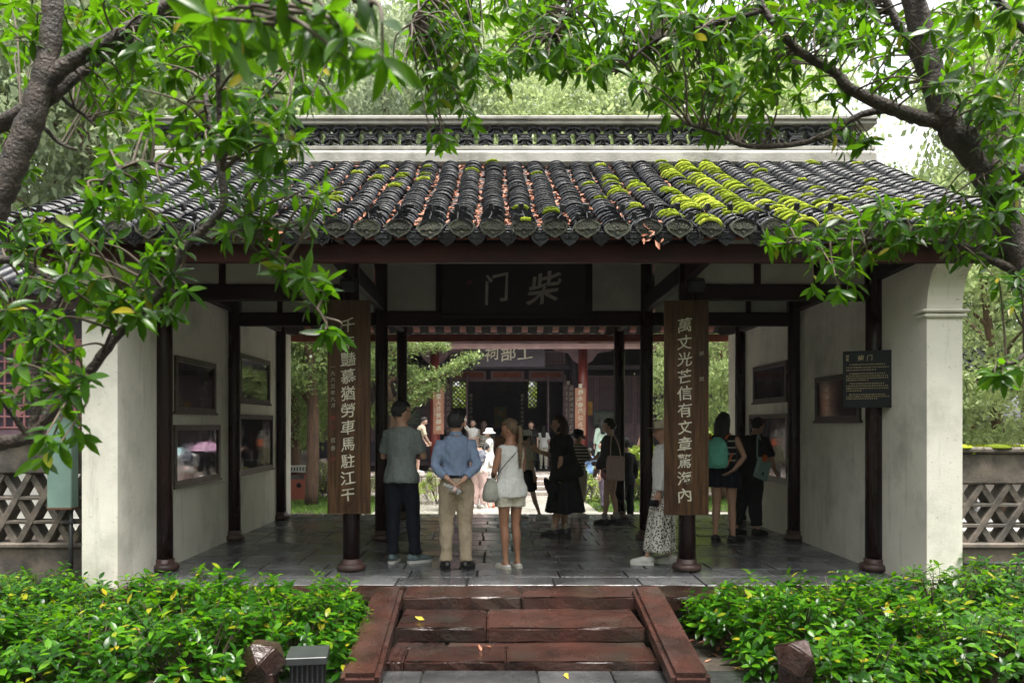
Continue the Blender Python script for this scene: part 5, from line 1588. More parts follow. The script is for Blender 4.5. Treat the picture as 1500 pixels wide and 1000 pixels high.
# dark rocks by the trees
for i, (px, d, s, lab) in enumerate(((437, 21.5, .7, 'dark grey garden rock behind the litter bin'), (470, 21.8, .55, 'smaller grey garden rock beside the thin-trunked tree'))):
    bm = bmesh.new(); bmesh.ops.create_icosphere(bm, subdivisions=3, radius=1)
    rr = random.Random(i)
    for v in bm.verts:
        v.co *= .8 + .25 * math.sin(v.co.x * 4 + i) * math.cos(v.co.y * 5) + rr.uniform(-.05, .05)
        v.co = Vector((v.co.x * s, v.co.y * s * .7, v.co.z * s))
    me = bpy.data.meshes.new('garden_rock'); bm.to_mesh(me); bm.free(); me.materials.append(MAT['concrete'])
    o = meshobj('garden_rock', me, None, (at(px, 600, d).x, d, -.3 + s * .7)); tag(o, lab, 'rock')

# ================================================================== damp air
hz = MB().box2((-75, -12, -1.4), (75, 82, 37)).build('haze', None)
hm = bpy.data.materials.new('haze'); hm.use_nodes = True; nt = hm.node_tree; nt.nodes.clear()
ho = nt.nodes.new('ShaderNodeOutputMaterial'); hv = nt.nodes.new('ShaderNodeVolumePrincipled')
hv.inputs['Color'].default_value = (.93, .94, .97, 1); hv.inputs['Density'].default_value = .00035; hv.inputs['Anisotropy'].default_value = .25
nt.links.new(hv.outputs[0], ho.inputs['Volume']); hz.data.materials.append(hm)
tag(hz, 'damp hazy air filling the garden', 'haze', kind='stuff')
# ================================================================== people
from mathutils import noise as mnoise
def fabric(name, c, c2=None, rough=.85, scale=25, stripe=None, bump=.7):
    m, nt, b = new_mat(name)
    c2 = c2 or tuple(q * .85 for q in c)
    col = ramp(nt, noise(nt, scale, 4), [(.35, c2), (.65, c)])
    if stripe:
        tc = N(nt, 'ShaderNodeTexCoord'); sp_ = N(nt, 'ShaderNodeSeparateXYZ'); nt.links.new(tc.outputs['Object'], sp_.inputs[0])
        fr = math_n(nt, 'FRACT', math_n(nt, 'MULTIPLY', sp_.outputs[2], stripe[1]))
        col = mix(nt, math_n(nt, 'GREATER_THAN', fr, stripe[2]), col, stripe[0])
    nt.links.new(col, b.inputs['Base Color'])
    b.inputs['Roughness'].default_value = rough; b.inputs['Specular IOR Level'].default_value = .25
    if bump:
        bn = N(nt, 'ShaderNodeBump'); bn.inputs['Strength'].default_value = bump; bn.inputs['Distance'].default_value = .03
        nt.links.new(noise(nt, 22, 3, .55, None, (1, 1, .45)), bn.inputs['Height']); nt.links.new(bn.outputs[0], b.inputs['Normal'])
    return m
def spotted():
    m, nt, b = new_mat('spotted_cloth')
    tc = N(nt, 'ShaderNodeTexCoord')
    v = N(nt, 'ShaderNodeTexVoronoi'); v.inputs['Scale'].default_value = 42; nt.links.new(tc.outputs['Object'], v.inputs['Vector'])
    f = math_n(nt, 'GREATER_THAN', math_n(nt, 'ADD', v.outputs['Distance'], math_n(nt, 'MULTIPLY', noise(nt, 60, 2, .5, tc.outputs['Object']), .35)), .60)
    nt.links.new(mix(nt, f, (.018, .017, .017), (.66, .63, .58)), b.inputs['Base Color']); b.inputs['Roughness'].default_value = .8
    return m
SKIN = mat('skin', (.46, .27, .19), (.40, .22, .15), rough=.5, scale=12)
SKIN_TAN = mat('skin_tan', (.36, .18, .11), (.30, .145, .09), rough=.48, scale=12)
SKIN_PALE = mat('skin_pale', (.56, .37, .29), (.50, .31, .24), rough=.5, scale=12)
HAIR = mat('hair_black', (.012, .010, .010), (.007, .006, .006), rough=.42, scale=60, bump=.5, bscale=90, stretch=(3, 3, .3))
HAIR_BR = mat('hair_brown', (.045, .020, .012), (.02, .010, .007), rough=.42, scale=60, bump=.5, bscale=90, stretch=(3, 3, .3))
HAIR_BL = mat('hair_blond', (.20, .125, .065), (.045, .03, .02), rough=.45, scale=30, bump=.5, bscale=90, stretch=(3, 3, .3))
EYE = mat('eye_dark', (.02, .015, .012), rough=.2)
LIP = mat('lip', (.35, .13, .11), rough=.45)

def remesh(mb, voxel, mat_, fold=0.0, seed=0, smooth_it=4, freq=9.0, stretch=.55):
    me = mb.mesh('tmp', None)
    o = bpy.data.objects.new('tmp', me)
    md = o.modifiers.new('r', 'REMESH'); md.mode = 'VOXEL'; md.voxel_size = voxel; md.use_smooth_shade = True
    sm = o.modifiers.new('s', 'SMOOTH'); sm.factor = .5; sm.iterations = smooth_it
    out = evaluated(o)
    bpy.data.meshes.remove(me)
    if fold:
        n = len(out.vertices)
        co = np.empty(n * 3, dtype=np.float32); out.vertices.foreach_get('co', co); co = co.reshape(-1, 3)
        no = np.empty(n * 3, dtype=np.float32); out.vertices.foreach_get('normal', no); no = no.reshape(-1, 3)
        d = np.array([mnoise.noise((p[0] * freq + seed, p[1] * freq, p[2] * freq * stretch)) + .5 * mnoise.noise((p[0] * freq * 2.3, p[1] * freq * 2.3 + seed, p[2] * freq * 1.4)) for p in co.tolist()], dtype=np.float32)
        co = co + no * (d * fold * 1.5)[:, None]
        out.vertices.foreach_set('co', co.ravel())
    out.materials.clear(); out.materials.append(mat_)
    smooth(out)
    return out

class Person:
    def __init__(s, x, y, z0, yaw, H, label, group=None, lean=0.0, sh=1.0, hip=1.0, head=(0, 0), arms=None, legs=None, vox=.012, seed=0, name='person', twist=0.0, skin=None):
        s.k = H / 1.70
        s.o = empty(name, (x, y, z0), yaw, label=label, cat='person', group=group)
        s.o.scale = (s.k,) * 3
        s.lean = lean; s.sh = sh; s.hip = hip; s.vox = vox; s.seed = seed; s.skin = skin or SKIN
        s.twist = twist
        s.head_rot = Euler((head[1], 0, head[0])).to_matrix()
        a = {'R': ((.225, -.02, 1.10), (.235, .03, .86)), 'L': ((-.225, -.02, 1.10), (-.235, .03, .86))}
        if arms: a.update(arms)
        s.arms = {}
        for sd, v in a.items():
            e, w = v[0], v[1]
            s.arms[sd] = (s.U(((.165 if sd == 'R' else -.165) * sh, -.005, 1.345)), s.U(e), s.U(w), (s.Uv(v[2]) if len(v) > 2 and v[2] else None), (v[3] if len(v) > 3 else .5))
        l = {'R': ((.095, .01, .49), (.10, -.02, .085), 0.15), 'L': ((-.095, .01, .49), (-.10, -.02, .085), -.15)}
        if legs: l.update(legs)
        s.legs = {sd: (Vector(((.085 if sd == 'R' else -.085) * hip, 0, .88)), Vector(v[0]), Vector(v[1]), v[2]) for sd, v in l.items()}
    def U(s, p):
        v = Vector(p) - Vector((0, 0, .92))
        v = Matrix.Rotation(-s.lean, 3, 'X') @ (Matrix.Rotation(s.twist, 3, 'Z') @ v)
        return v + Vector((0, 0, .92))
    def Uv(s, d): return Matrix.Rotation(-s.lean, 3, 'X') @ (Matrix.Rotation(s.twist, 3, 'Z') @ Vector(d))
    def torso(s, mb, z0, z1, ease=0.0, flare=None, n=22):
        sec = [(.78, .140 * s.hip, .095), (.86, .163 * s.hip, .112), (.93, .160 * s.hip, .112), (1.02, .140 * (s.hip + s.sh) / 2, .098), (1.12, .142 * s.sh, .098), (1.22, .156 * s.sh, .108), (1.31, .172 * s.sh, .108), (1.375, .160 * s.sh, .092), (1.415, .115 * s.sh, .075), (1.445, .065, .060)]
        pts = []; rad = []
        zs = [z0] + [q[0] for q in sec if z0 < q[0] < z1] + [z1]
        for z in zs:
            rx = np.interp(z, [q[0] for q in sec], [q[1] for q in sec]); ry = np.interp(z, [q[0] for q in sec], [q[2] for q in sec])
            e = ease * (1 if z < 1.36 else max(.25, 1 - (z - 1.36) * 9))
            if flare: e += flare * max(0, (1.15 - z) / .35)
            yo = -.012 + .02 * math.sin((z - .8) * 4.5)
            pts.append(s.U((0, yo, z))); rad.append((rx + e, ry + e))
        mb.tube(pts, rad, n=n, ref=s.Uv((1, 0, 0)))
    def arm(s, mb, sd, t1=1.0, ease=0.0, cuff=None, r0=1.0):
        S, E, W, hd, curl = s.arms[sd]
        mid1 = S.lerp(E, .5); mid2 = E.lerp(W, .35)
        inner = S.lerp(s.U((0, 0, 1.33)), .35)
        P = [inner, S, mid1, E, mid2, W]; Rr = [.050, .054, .046, .038, .040, .027]
        tt = [-.1, 0, .27, .54, .70, 1.0]
        out = []; ro = []
        for p, r, t in zip(P, Rr, tt):
            if t <= t1: out.append(p); ro.append(r * r0 + ease)
        if t1 < 1.0:
            i = len(out)
            f = (t1 - tt[i - 1]) / (tt[i] - tt[i - 1])
            out.append(P[i - 1].lerp(P[i], f)); ro.append((Rr[i - 1] + (Rr[i] - Rr[i - 1]) * f) * r0 + (cuff if cuff is not None else ease))
        mb.tube(out, ro, n=12)
    def leg(s, mb, sd, t1=1.0, ease=0.0, hem=None, top=0.0):
        Hh, K, A, toe = s.legs[sd]
        th = Hh.lerp(K, .45); cf = K.lerp(A, .32) + Vector((0, -.012, 0))
        P = [Hh + Vector((0, 0, .03)), th, K, cf, K.lerp(A, .7), A]; Rr = [.088, .076, .055, .056, .042, .036]
        tt = [0, .22, .5, .66, .85, 1.0]
        out = []; ro = []
        for p, r, t in zip(P, Rr, tt):
            if t <= t1 + 1e-6: out.append(p); ro.append(r * s.hip + ease + (top * (1 - t) if top else 0))
        if t1 < 1.0:
            i = len(out); f = (t1 - tt[i - 1]) / (tt[i] - tt[i - 1])
            out.append(P[i - 1].lerp(P[i], f)); ro.append(Rr[i - 1] + (Rr[i] - Rr[i - 1]) * f + (hem if hem is not None else ease))
        elif hem is not None: ro[-1] = Rr[-1] + hem
        mb.tube(out, ro, n=14)
    def hand(s, mb, sd, size=1.0):
        S, E, W, hd, curl = s.arms[sd]
        d = (hd if hd is not None else (W - E)).normalized()
        side = Vector((1, 0, 0)) if sd == 'R' else Vector((-1, 0, 0))
        nrm = -(side - d * side.dot(d))                # palm faces the body
        if nrm.length < .2: nrm = d.orthogonal()
        nrm.normalize(); lat = d.cross(nrm).normalized()
        if lat.y < 0: lat = -lat                       # thumb side forward
        k = size
        mb.tube([W - d * .02, W + d * .03 * k, W + d * .085 * k], [(.018, .026), (.015, .038 * k), (.012, .040 * k)], n=10, ref=nrm)
        for i, L in enumerate((.068, .078, .072, .056)):
            p = W + d * .080 * k + lat * (.029 - i * .019) * k
            pts = [p - d * .012]; a = 0; q = p
            for j, seg in enumerate((.45, .32, .23)):
                a += curl * (.5, .75, .5)[j]
                q = q + (d * math.cos(a) + nrm * math.sin(a)) * L * seg * k
                pts.append(q)
            mb.tube(pts, [.0098 * k, .0094 * k, .0086 * k, .0068 * k], n=7)
        p = W + d * .030 * k + lat * .030 * k
        q1 = p + (d * .6 + lat * .7 + nrm * .35).normalized() * .035 * k; q2 = q1 + (d * .85 + lat * .2 + nrm * .45).normalized() * .032 * k
        mb.tube([p - lat * .015, p, q1, q2], [.012 * k, .0125 * k, .011 * k, .008 * k], n=7)
    def headmesh(s):
        """UV sphere bent into a head; y forward, origin at skull centre"""
        vs = []; fs = []; nu, nv = 24, 16
        for j in range(nv + 1):
            ph = math.pi * j / nv
            for i in range(nu):
                th = 2 * math.pi * i / nu
                x, y, z = math.sin(ph) * math.cos(th), math.sin(ph) * math.sin(th), math.cos(ph)
                X, Y, Z = x * .077, y * .096, z * .108
                if z < 0:
                    X *= 1 - .30 * (-z) ** 1.3
                    if y > 0: Y *= 1 - .10 * (-z); Z *= 1.10
                    else: Y *= 1 - .42 * (-z)
                if y > .6 and -.1 < z < .25: Y *= .975       # eye line
                vs.append(Vector((X, Y, Z)))
        for j in range(nv):
            for i in range(nu):
                fs.append((j * nu + i, (j + 1) * nu + i, (j + 1) * nu + (i + 1) % nu, j * nu + (i + 1) % nu))
        return vs, fs
    def HT(s, p):
        c = s.U((0, .012, 1.568))
        return c + Matrix.Rotation(-s.lean * .6, 3, 'X') @ (Matrix.Rotation(s.twist, 3, 'Z') @ (s.head_rot @ (Vector(p) * 1.09)))
    def body(s, legs_to=1.0, bare_feet=False, simple=False):
        mb = MB()
        s.torso(mb, .84, 1.445, -.022)
        mb.tube([s.U((0, -.012, 1.40)), s.U((0, 0, 1.46)), s.HT((0, -.012, -.06))], [.062, .056, .056], n=12)
        vs, fs = s.headmesh(); mb.add([s.HT(v) for v in vs], fs, True)
        mb.tube([s.HT((0, .084, .012)), s.HT((0, .100, -.012)), s.HT((0, .108, -.030)), s.HT((0, .09, -.040))], [.009, .011, .014, .010], n=8)
        for q in (-1, 1): mb.tube([s.HT((q * .074, -.004, .018)), s.HT((q * .085, -.014, .0)), s.HT((q * .076, -.004, -.03))], [.013, .016, .010], n=8)
        for sd in 'RL':
            s.arm(mb, sd, ease=-.003); s.leg(mb, sd, ease=-.006)
            Hh, K, A, toe = s.legs[sd]
            f = Vector((math.sin(toe), math.cos(toe), 0))
            mb.tube([A + Vector((0, 0, .02)), Vector((A.x, A.y, A.z - .045))], [.036, .034], n=10)
            mb.tube([A - f * .05 + Vector((0, 0, -.045)), A + f * .04 + Vector((0, 0, -.04)), A + f * .12 + Vector((0, 0, -.056)), A + f * .18 + Vector((0, 0, -.066))], [(.036, .03), (.036, .036), (.022, .042), (.012, .034)], n=10, ref=(0, 0, 1))
        me = remesh(mb, s.vox, s.skin, 0, smooth_it=3)
        if not simple:
            hb = MB()
            for sd in 'RL': s.hand(hb, sd)
            hm = remesh(hb, .0062, s.skin, 0, smooth_it=2)
            bm = bmesh.new(); bm.from_mesh(me); bm.from_mesh(hm); bm.to_mesh(me); bm.free(); smooth(me)
        else:
            hb = MB()
            for sd in 'RL': s.hand(hb, sd)
            hm = hb.mesh('h', s.skin); bm = bmesh.new(); bm.from_mesh(me); bm.from_mesh(hm); bm.to_mesh(me); bm.free(); smooth(me)
        b = meshobj('body', me, s.o)
        for q in (-1, 1):
            e = MB().lathe([(.002, -.006), (.009, -.003), (.010, 0), (.009, .003), (.002, .006)], n=10).build('eye', EYE, s.o, s.HT((q * .030, .088, .008))); e.scale = (1.3, .6, 1)
        mo = MB().tube([s.HT((-.022, .089, -.062)), s.HT((0, .094, -.063)), s.HT((.022, .089, -.062))], [.003, .006, .003], n=6).build('mouth', LIP, s.o)
        return s
    def top(s, m, hem=.80, sleeve=.45, ease=.012, cuff=.016, flare=None, neck=1.425, fold=.008, name='shirt', armr=1.0, sleeves=True):
        mb = MB()
        s.torso(mb, hem, neck, ease, flare)
        if sleeves:
            for sd in 'RL': s.arm(mb, sd, sleeve, ease * .9, cuff, armr)
        else:
            for sd in 'RL':
                S = s.arms[sd][0]; mb.tube([S.lerp(s.U((0, 0, 1.34)), .6), S.lerp(s.U((0, 0, 1.30)), .25)], [.06, .05], n=12)
        s.shirt = meshobj(name, remesh(mb, s.vox, m, fold, s.seed), s.o)
        return s
    def pants(s, m, t1=.97, ease=.014, hem=.03, waist=.96, fold=.007, name='trousers', top=.0):
        mb = MB()
        s.torso(mb, .82, waist, ease * .7)
        for sd in 'RL': s.leg(mb, sd, t1, ease, hem, top)
        mb.tube([Vector((-.06, 0, .84)), Vector((.06, 0, .84))], .088, n=12)
        s.trousers = meshobj(name, remesh(mb, s.vox, m, fold, s.seed + 3), s.o)
        return s
    def skirt(s, m, z1, r1, waist=1.02, folds=9, amp=.02, name='skirt', yo=0.0, ry=None):
        vs = []; fs = []; n = 72; nz = 14
        for j in range(nz + 1):
            t = j / nz; z = waist + (z1 - waist) * t
            e = .150 * s.hip + (r1 - .150 * s.hip) * (t ** .8); 
            for i in range(n):
                a = 2 * math.pi * i / n
                w = 1 + amp / max(e, .05) * math.sin(folds * a + 1.5 * math.sin(3 * a + s.seed)) * t
                vs.append(Vector((math.cos(a) * e * w, math.sin(a) * e * w * (ry or .78) + yo * t, z + .008 * math.sin(5 * a) * t)))
        for j in range(nz):
            for i in range(n): fs.append((j * n + i, j * n + (i + 1) % n, (j + 1) * n + (i + 1) % n, (j + 1) * n + i))
        for i in range(n): vs.append(vs[nz * n + i] * .96)
        base = (nz + 1) * n
        for i in range(n): fs.append((nz * n + i, nz * n + (i + 1) % n, base + (i + 1) % n, base + i))
        b = MB(); b.add(vs, fs, True); b.build(name, m, s.o)
        return s
    def shoes(s, m, sole=None, h=.055, name='shoe', long=1.0, chunky=1.0, socks=None, low=False):
        for sd in 'RL':
            Hh, K, A, toe = s.legs[sd]
            f = Vector((math.sin(toe), math.cos(toe), 0)); g = Vector((A.x, A.y, 0)); zb = A.z - .085
            mb = MB()
            c = chunky
            P = [g - f * .082, g - f * .06, g - f * .01, g + f * .06, g + f * .12, g + f * .17 * long, g + f * .195 * long]
            hz = [.030, .046, .050, .042, .033, .026, .016] if not low else [.02, .026, .026, .026, .024, .02, .012]
            wd = [.020, .034, .038, .042, .046, .040, .022]
            mb.tube([p + Vector((0, 0, zb + .012 + q)) for p, q in zip(P, hz)], [(q, w * c) for q, w in zip(hz, wd)], n=12, ref=(0, 0, 1))
            if not low: mb.tube([A + Vector((0, -.004, -.05)), A + Vector((0, -.004, .0))], [.048 * c, .042 * c], n=12)
            o = meshobj(name, remesh(mb, .009, m, 0, smooth_it=2), s.o)
            sb_ = MB()
            poly = []
            for p, w, sg in [(p, w, 1) for p, w in zip(P, wd)] + [(p, w, -1) for p, w in zip(P[::-1], wd[::-1])]:
                q = p + Vector((f.y, -f.x, 0)) * (w * c * 1.06 * sg); poly.append((q.x, q.y))
            sb_.prism(poly, zb, zb + .026 * c, 'z'); sb_.build('sole', sole or m, o)
            if socks: MB().tube([A + Vector((0, 0, -.02)), A + Vector((0, 0, .10))], [.042, .045], n=12).build('sock', socks, s.o)
        return s
    def hair(s, m, style='short', vol=1.13):
        vs, fs = s.headmesh()
        out = []
        for v in vs:
            x, y, z = v.x / .077, v.y / .096, v.z / .108
            low = {'short': -.42, 'bob': -1.2, 'long': -1.2, 'pony': -.5}[style]
            face = (y > .10 + .25 * max(0, -z)) and z < .52
            side = z < (-.10 if style in ('short', 'pony') else -1.2) and y > -.25
            neckl = z < low
            k = vol
            if face or neckl or side: k = .86
            w = Vector((v.x * k, v.y * k - .006, v.z * (k + .03 if z > 0 else k) + .004))
            if k > 1: w += Vector((random.uniform(-1, 1), random.uniform(-1, 1), random.uniform(-1, 1))) * .0028
            out.append(s.HT(w))
        mb = MB(); mb.add(out, fs, True)
        if style == 'bob':
            for a in np.linspace(-2.75, -.4, 13):
                c, sn = math.cos(a), math.sin(a)
                mb.tube([s.HT((c * .070, sn * .085 - .006, .05)), s.HT((c * .094, sn * .108 - .004, -.02)), s.HT((c * .096, sn * .110, -.09)), s.HT((c * .082, sn * .098, -.135))], [.020, .024, .024, .012], n=7)
        if style == 'long':
            for a in np.linspace(-2.7, -.44, 13):
                c, sn = math.cos(a), math.sin(a)
                mb.tube([s.HT((c * .070, sn * .085 - .006, .05)), s.HT((c * .090, sn * .104 - .006, -.04)), s.HT((c * .085, sn * .108 - .01, -.14)), s.HT((c * .085, sn * .095 - .045, -.24)), s.HT((c * .07, sn * .085 - .06, -.33))], [.02, .024, .026, .022, .010], n=7)
        s.hr = meshobj('hair', remesh(mb, .0085, m, .003, s.seed, 2, 40, .3), s.o)
        if style == 'pony':
            b = MB()
            P = []; Rr = []
            for i in range(26):
                t = i / 25
                P.append(s.HT((-.015, -.108 - .03 * math.sin(min(1, t * 4) * 1.5), .03 - .2 * t)).lerp(s.U((.045, -.145, 1.56 - .42 * t)), min(1, t * 3.2))); Rr.append((.024 + .009 * abs(math.sin(i * 1.05))) * (1 - .55 * t ** 2))
            b.tube(P, Rr, n=10); b.build('braid', m, s.hr)
            MB().tube([s.HT((-.01, -.098, .045)), s.HT((-.014, -.118, .03))], .026, n=10).build('hair_tie', FAB['black'], s.hr)
        return s
    def hat(s, m, kind='bucket'):
        prof = [(.100, .0), (.098, .04), (.088, .075), (.06, .092), (.0, .096)]
        b = MB(); n = 24; vs = []
        br = {'bucket': (.165, -.045), 'cap': (.104, -.004)}[kind]
        pr = [(br[0], br[1]), (.108, .0)] + prof
        for r, z in pr:
            for i in range(n):
                a = 2 * math.pi * i / n
                rr = r
                if kind == 'cap' and r == br[0] and math.sin(a) > .45: rr = .185
                vs.append(s.HT((math.cos(a) * rr * .88, math.sin(a) * rr * 1.05 - .005, z + .045)))
        fs = []
        for j in range(len(pr) - 1):
            for i in range(n): fs.append((j * n + i, j * n + (i + 1) % n, (j + 1) * n + (i + 1) % n, (j + 1) * n + i))
        b.add(vs, fs, True); b.build('hat', m, s.o)
        return s
    def W(s, p):
        """local -> world"""
        return Matrix.LocRotScale(s.o.location, s.o.rotation_euler, s.o.scale) @ Vector(p)

F = fabric
FAB = dict(black=F('cloth_black', (.014, .014, .016)), navy=F('cloth_navy', (.010, .012, .020)), grey_t=F('cloth_grey', (.20, .23, .22), (.17, .195, .19)), blue=F('cloth_blue', (.20, .265, .39), (.17, .225, .34)),
    khaki=F('cloth_khaki', (.40, .325, .235), (.33, .265, .19)), white=F('cloth_white', (.74, .74, .72), (.66, .66, .65)), cream=F('cloth_cream', (.62, .58, .48)), dgrey=F('cloth_dark_grey', (.085, .09, .09)),
    pink=F('cloth_pink', (.58, .28, .30)), pinkp=F('cloth_pale_pink', (.68, .50, .47)), mint=F('cloth_mint', (.16, .52, .42)), mintb=F('cloth_grey_mint', (.28, .40, .36)), green=F('cloth_olive', (.20, .19, .11)), pale=F('cloth_pale_green', (.50, .66, .56)),
    stripe=F('cloth_stripe', (.6, .57, .5), stripe=((.03, .03, .035), 16, .5)), stripe2=F('cloth_stripe_dark', (.016, .016, .018), stripe=((.42, .40, .36), 12, .78)), print=F('cloth_print', (.012, .012, .014), (.02, .02, .022), scale=40),
    purple=F('cloth_grey_purple', (.12, .10, .14)), sky=F('cloth_sky', (.18, .30, .55)), orange=F('cloth_orange', (.65, .16, .06)), beige=F('cloth_beige', (.52, .45, .34)))
SHOE_B = mat('shoe_black', (.015, .015, .016), rough=.45); SHOE_W = mat('shoe_white', (.66, .65, .62), (.5, .49, .47), rough=.5); SHOE_G = mat('shoe_teal_grey', (.12, .17, .18), rough=.5)
PLASTIC = mat('grey_plastic', (.5, .5, .5), rough=.3); GOLD = mat('watch_metal', (.5, .45, .35), rough=.25, metal=.9)
def fd(py): return CAM_Z * F_PX / (py - VPY)          # distance of a floor point seen at row py
def fx(px, d): return (px - VPX) / F_PX * d

# 1. man in grey T-shirt, arms folded
d = fd(824)
p1 = Person(fx(588, d), d, 0, R(-12), 1.84, 'man in grey T-shirt and black trousers standing with folded arms', head=(R(-38), R(-6)), seed=1, sh=.93,
    arms={'R': ((.225, .06, 1.10), (.05, .225, 1.12), (-1, .15, .1), .5), 'L': ((-.22, .06, 1.10), (-.05, .20, 1.15), (1, .1, .1), .5)},
    legs={'R': ((.115, .03, .49), (.14, .02, .085), .75), 'L': ((-.085, -.01, .49), (-.085, -.03, .085), -.1)})
p1.body().top(FAB['grey_t'], .83, .42, .014, .018, flare=.022, fold=.009).pants(FAB['navy'], .985, .018, .035).shoes(SHOE_G, SHOE_W, chunky=1.12).hair(HAIR, 'short')
# glasses of the man
MB().tube([p1.HT((.079, -.01, .02)), p1.HT((.079, .08, .014)), p1.HT((.05, .105, .008)), p1.HT((.0, .104, .012)), p1.HT((-.05, .105, .008)), p1.HT((-.079, .08, .014))], .003, n=5).build('glasses', FAB['black'], p1.o)
# 2. man in blue shirt, hands clasped behind holding a bottle
d = fd(834)
p2 = Person(fx(668, d), d, 0, R(2), 1.715, 'man in light blue shirt and khaki trousers with hands clasped behind his back', head=(R(-14), R(2)), seed=2, sh=.95,
    arms={'R': ((.222, -.075, 1.11), (.055, -.195, .945), (-.75, -.12, -.55), .55), 'L': ((-.222, -.075, 1.11), (-.055, -.185, .955), (.7, -.1, -.65), .5)},
    legs={'R': ((.10, .01, .49), (.115, -.02, .085), .3), 'L': ((-.10, .01, .49), (-.105, -.02, .085), -.2)})
p2.body().top(FAB['blue'], .985, .86, .016, .016, fold=.013, neck=1.43).pants(FAB['khaki'], .985, .020, .038, waist=1.01, fold=.010).shoes(SHOE_B, SHOE_B, chunky=1.08).hair(HAIR, 'short', 1.14)
MB().tube([p2.U((0, -.012, 1.425)), p2.U((0, -.004, 1.465))], [(.072, .068), (.064, .062)], n=20, ref=(1, 0, 0), caps=False).build('collar', FAB['blue'], p2.o)
MB().tube([p2.U((0, -.006, .985)), p2.U((0, -.006, 1.015))], [(.158, .116), (.157, .115)], n=26, ref=(1, 0, 0), caps=False).build('belt', FAB['black'], p2.o)
bt = empty('water_bottle', p2.W((-.03, -.255, .885)), 0, label='clear plastic water bottle held behind the back of the man in blue', cat='bottle')
bt.rotation_euler = (R(8), R(-62), R(2))
gm, nt, b = new_mat('clear_plastic'); b.inputs['Base Color'].default_value = (.8, .85, .88, 1); b.inputs['Roughness'].default_value = .12; b.inputs['Transmission Weight'].default_value = .75; b.inputs['IOR'].default_value = 1.3
MB().lathe([(.0, -.09), (.028, -.09), (.031, -.08), (.029, -.05), (.031, -.045), (.029, -.01), (.031, 0), (.031, .035), (.026, .06), (.013, .08), (.013, .09)], n=16).build('bottle_body', gm, bt)
MB().lathe([(.0155, .088), (.0155, .106), (.0, .107)], n=14).build('cap', SHOE_W, bt)
MB().lathe([(.0318, -.04), (.0318, -.002)], n=16).build('wrapper', FAB['pinkp'], bt)
# 3. woman in white sleeveless top
d = fd(831)
p3 = Person(fx(748, d), d, 0, R(28), 1.625, 'woman with long blond braid in white sleeveless top and shorts', head=(R(38), R(-8)), seed=3, sh=.84, hip=1.0, skin=SKIN_TAN,
    arms={'R': ((.185, .04, 1.11), (.05, .20, 1.16), (-.6, .6, .5), .4), 'L': ((-.205, .01, 1.10), (-.11, .22, 1.02), (.4, .8, .3), .4)},
    legs={'R': ((.075, .02, .48), (.085, -.015, .075), .15), 'L': ((-.075, .02, .48), (-.075, -.02, .075), -.05)})
p3.body().top(FAB['white'], .80, .2, .020, .02, flare=.022, neck=1.40, fold=.008, name='tunic', sleeves=False).pants(FAB['cream'], .22, .03, .045, waist=.90, name='shorts').shoes(SHOE_W, FAB['cream'], low=True).hair(HAIR_BL, 'pony')
hb = empty('drawstring_bag', p3.W((-.245, .02, .76)), R(20), label='small grey drawstring bag hanging at the side of the woman in white', cat='bag')
MB().lathe([(.04, 0), (.085, .012), (.095, .06), (.085, .14), (.065, .20), (.042, .235), (.05, .255)], n=18).build('pouch', F('cloth_bag_grey', (.42, .42, .37)), hb)
MB().tube([(-.05, 0, .22), (-.02, .02, .245), (.05, 0, .225)], .006, n=5).build('cord', FAB['black'], hb)
sp0 = hb.location
stp = [p3.W(q) - sp0 for q in ((-.215, .02, .98), (-.15, -.10, 1.16), (-.02, -.125, 1.30), (.10, -.07, 1.40), (.12, .0, 1.415))]
o = MB().tube(catmull([Vector((.0, 0, .24))] + stp, [.004] * 6, 5)[0], .0045, n=5).build('strap', FAB['black'], hb); o.rotation_euler = (0, 0, -R(20))
# 4. woman in black holding up a phone
d = fd(785)
p4 = Person(fx(828, d), d, 0, R(74), 1.70, 'woman with brown bob in loose black dress holding up a phone', head=(R(4), R(6)), seed=4, sh=1.18, hip=1.25, lean=R(7), skin=SKIN,
    arms={'R': ((.20, .20, 1.14), (.10, .40, 1.24), (0, .4, .9), .9), 'L': ((-.25, -.01, 1.10), (-.25, .05, .87), (0, .1, -1), .7)},
    legs={'R': ((.09, .06, .49), (.10, .02, .085), .0), 'L': ((-.09, .08, .49), (-.09, .14, .085), .0)})
p4.body().top(FAB['print'], .80, .50, .06, .06, flare=.08, fold=.014, name='blouse').skirt(FAB['black'], .36, .33, .95, 11, .035).shoes(SHOE_B, SHOE_B, chunky=1.25, socks=F('sock_beige', (.4, .36, .28))).hair(HAIR_BR, 'bob', 1.13)
def phone(loc, rot, label, m=None):
    e = empty('phone', loc, 0, label=label, cat='phone'); e.rotation_euler = rot
    MB().bbox((0, 0, .07), (.072, .009, .15), .003).build('case', m or FAB['black'], e)
    MB().box2((-.032, -.0062, .004), (.032, -.0048, .136)).build('screen', mat('phone_screen', (.25, .27, .3), (.12, .14, .15), rough=.1, scale=40), e)
    return e
phone(p4.W((.06, .50, 1.27)), (R(-8), 0, R(80)), 'dark phone held up by the woman in black')
h4 = empty('bucket_hat', p4.W((-.27, .12, .70)), 0, label='black bucket hat hanging from the hand of the woman in black', cat='hat')
h4.rotation_euler = (R(20), R(64), 0)
MB().lathe([(.17, -.05), (.165, -.045), (.10, .0), (.098, .045), (.085, .085), (.0, .095)], n=24).build('crown', FAB['black'], h4)
MB().lathe([(.0265, .87), (.0265, .885)], n=12)
wt = MB().tube([(0, 0, -.008), (0, 0, .008)], [(.032, .03), (.032, .03)], n=14).build('wristwatch', GOLD, p4.o, p4.arms['L'][2] + Vector((0, 0, .03)))
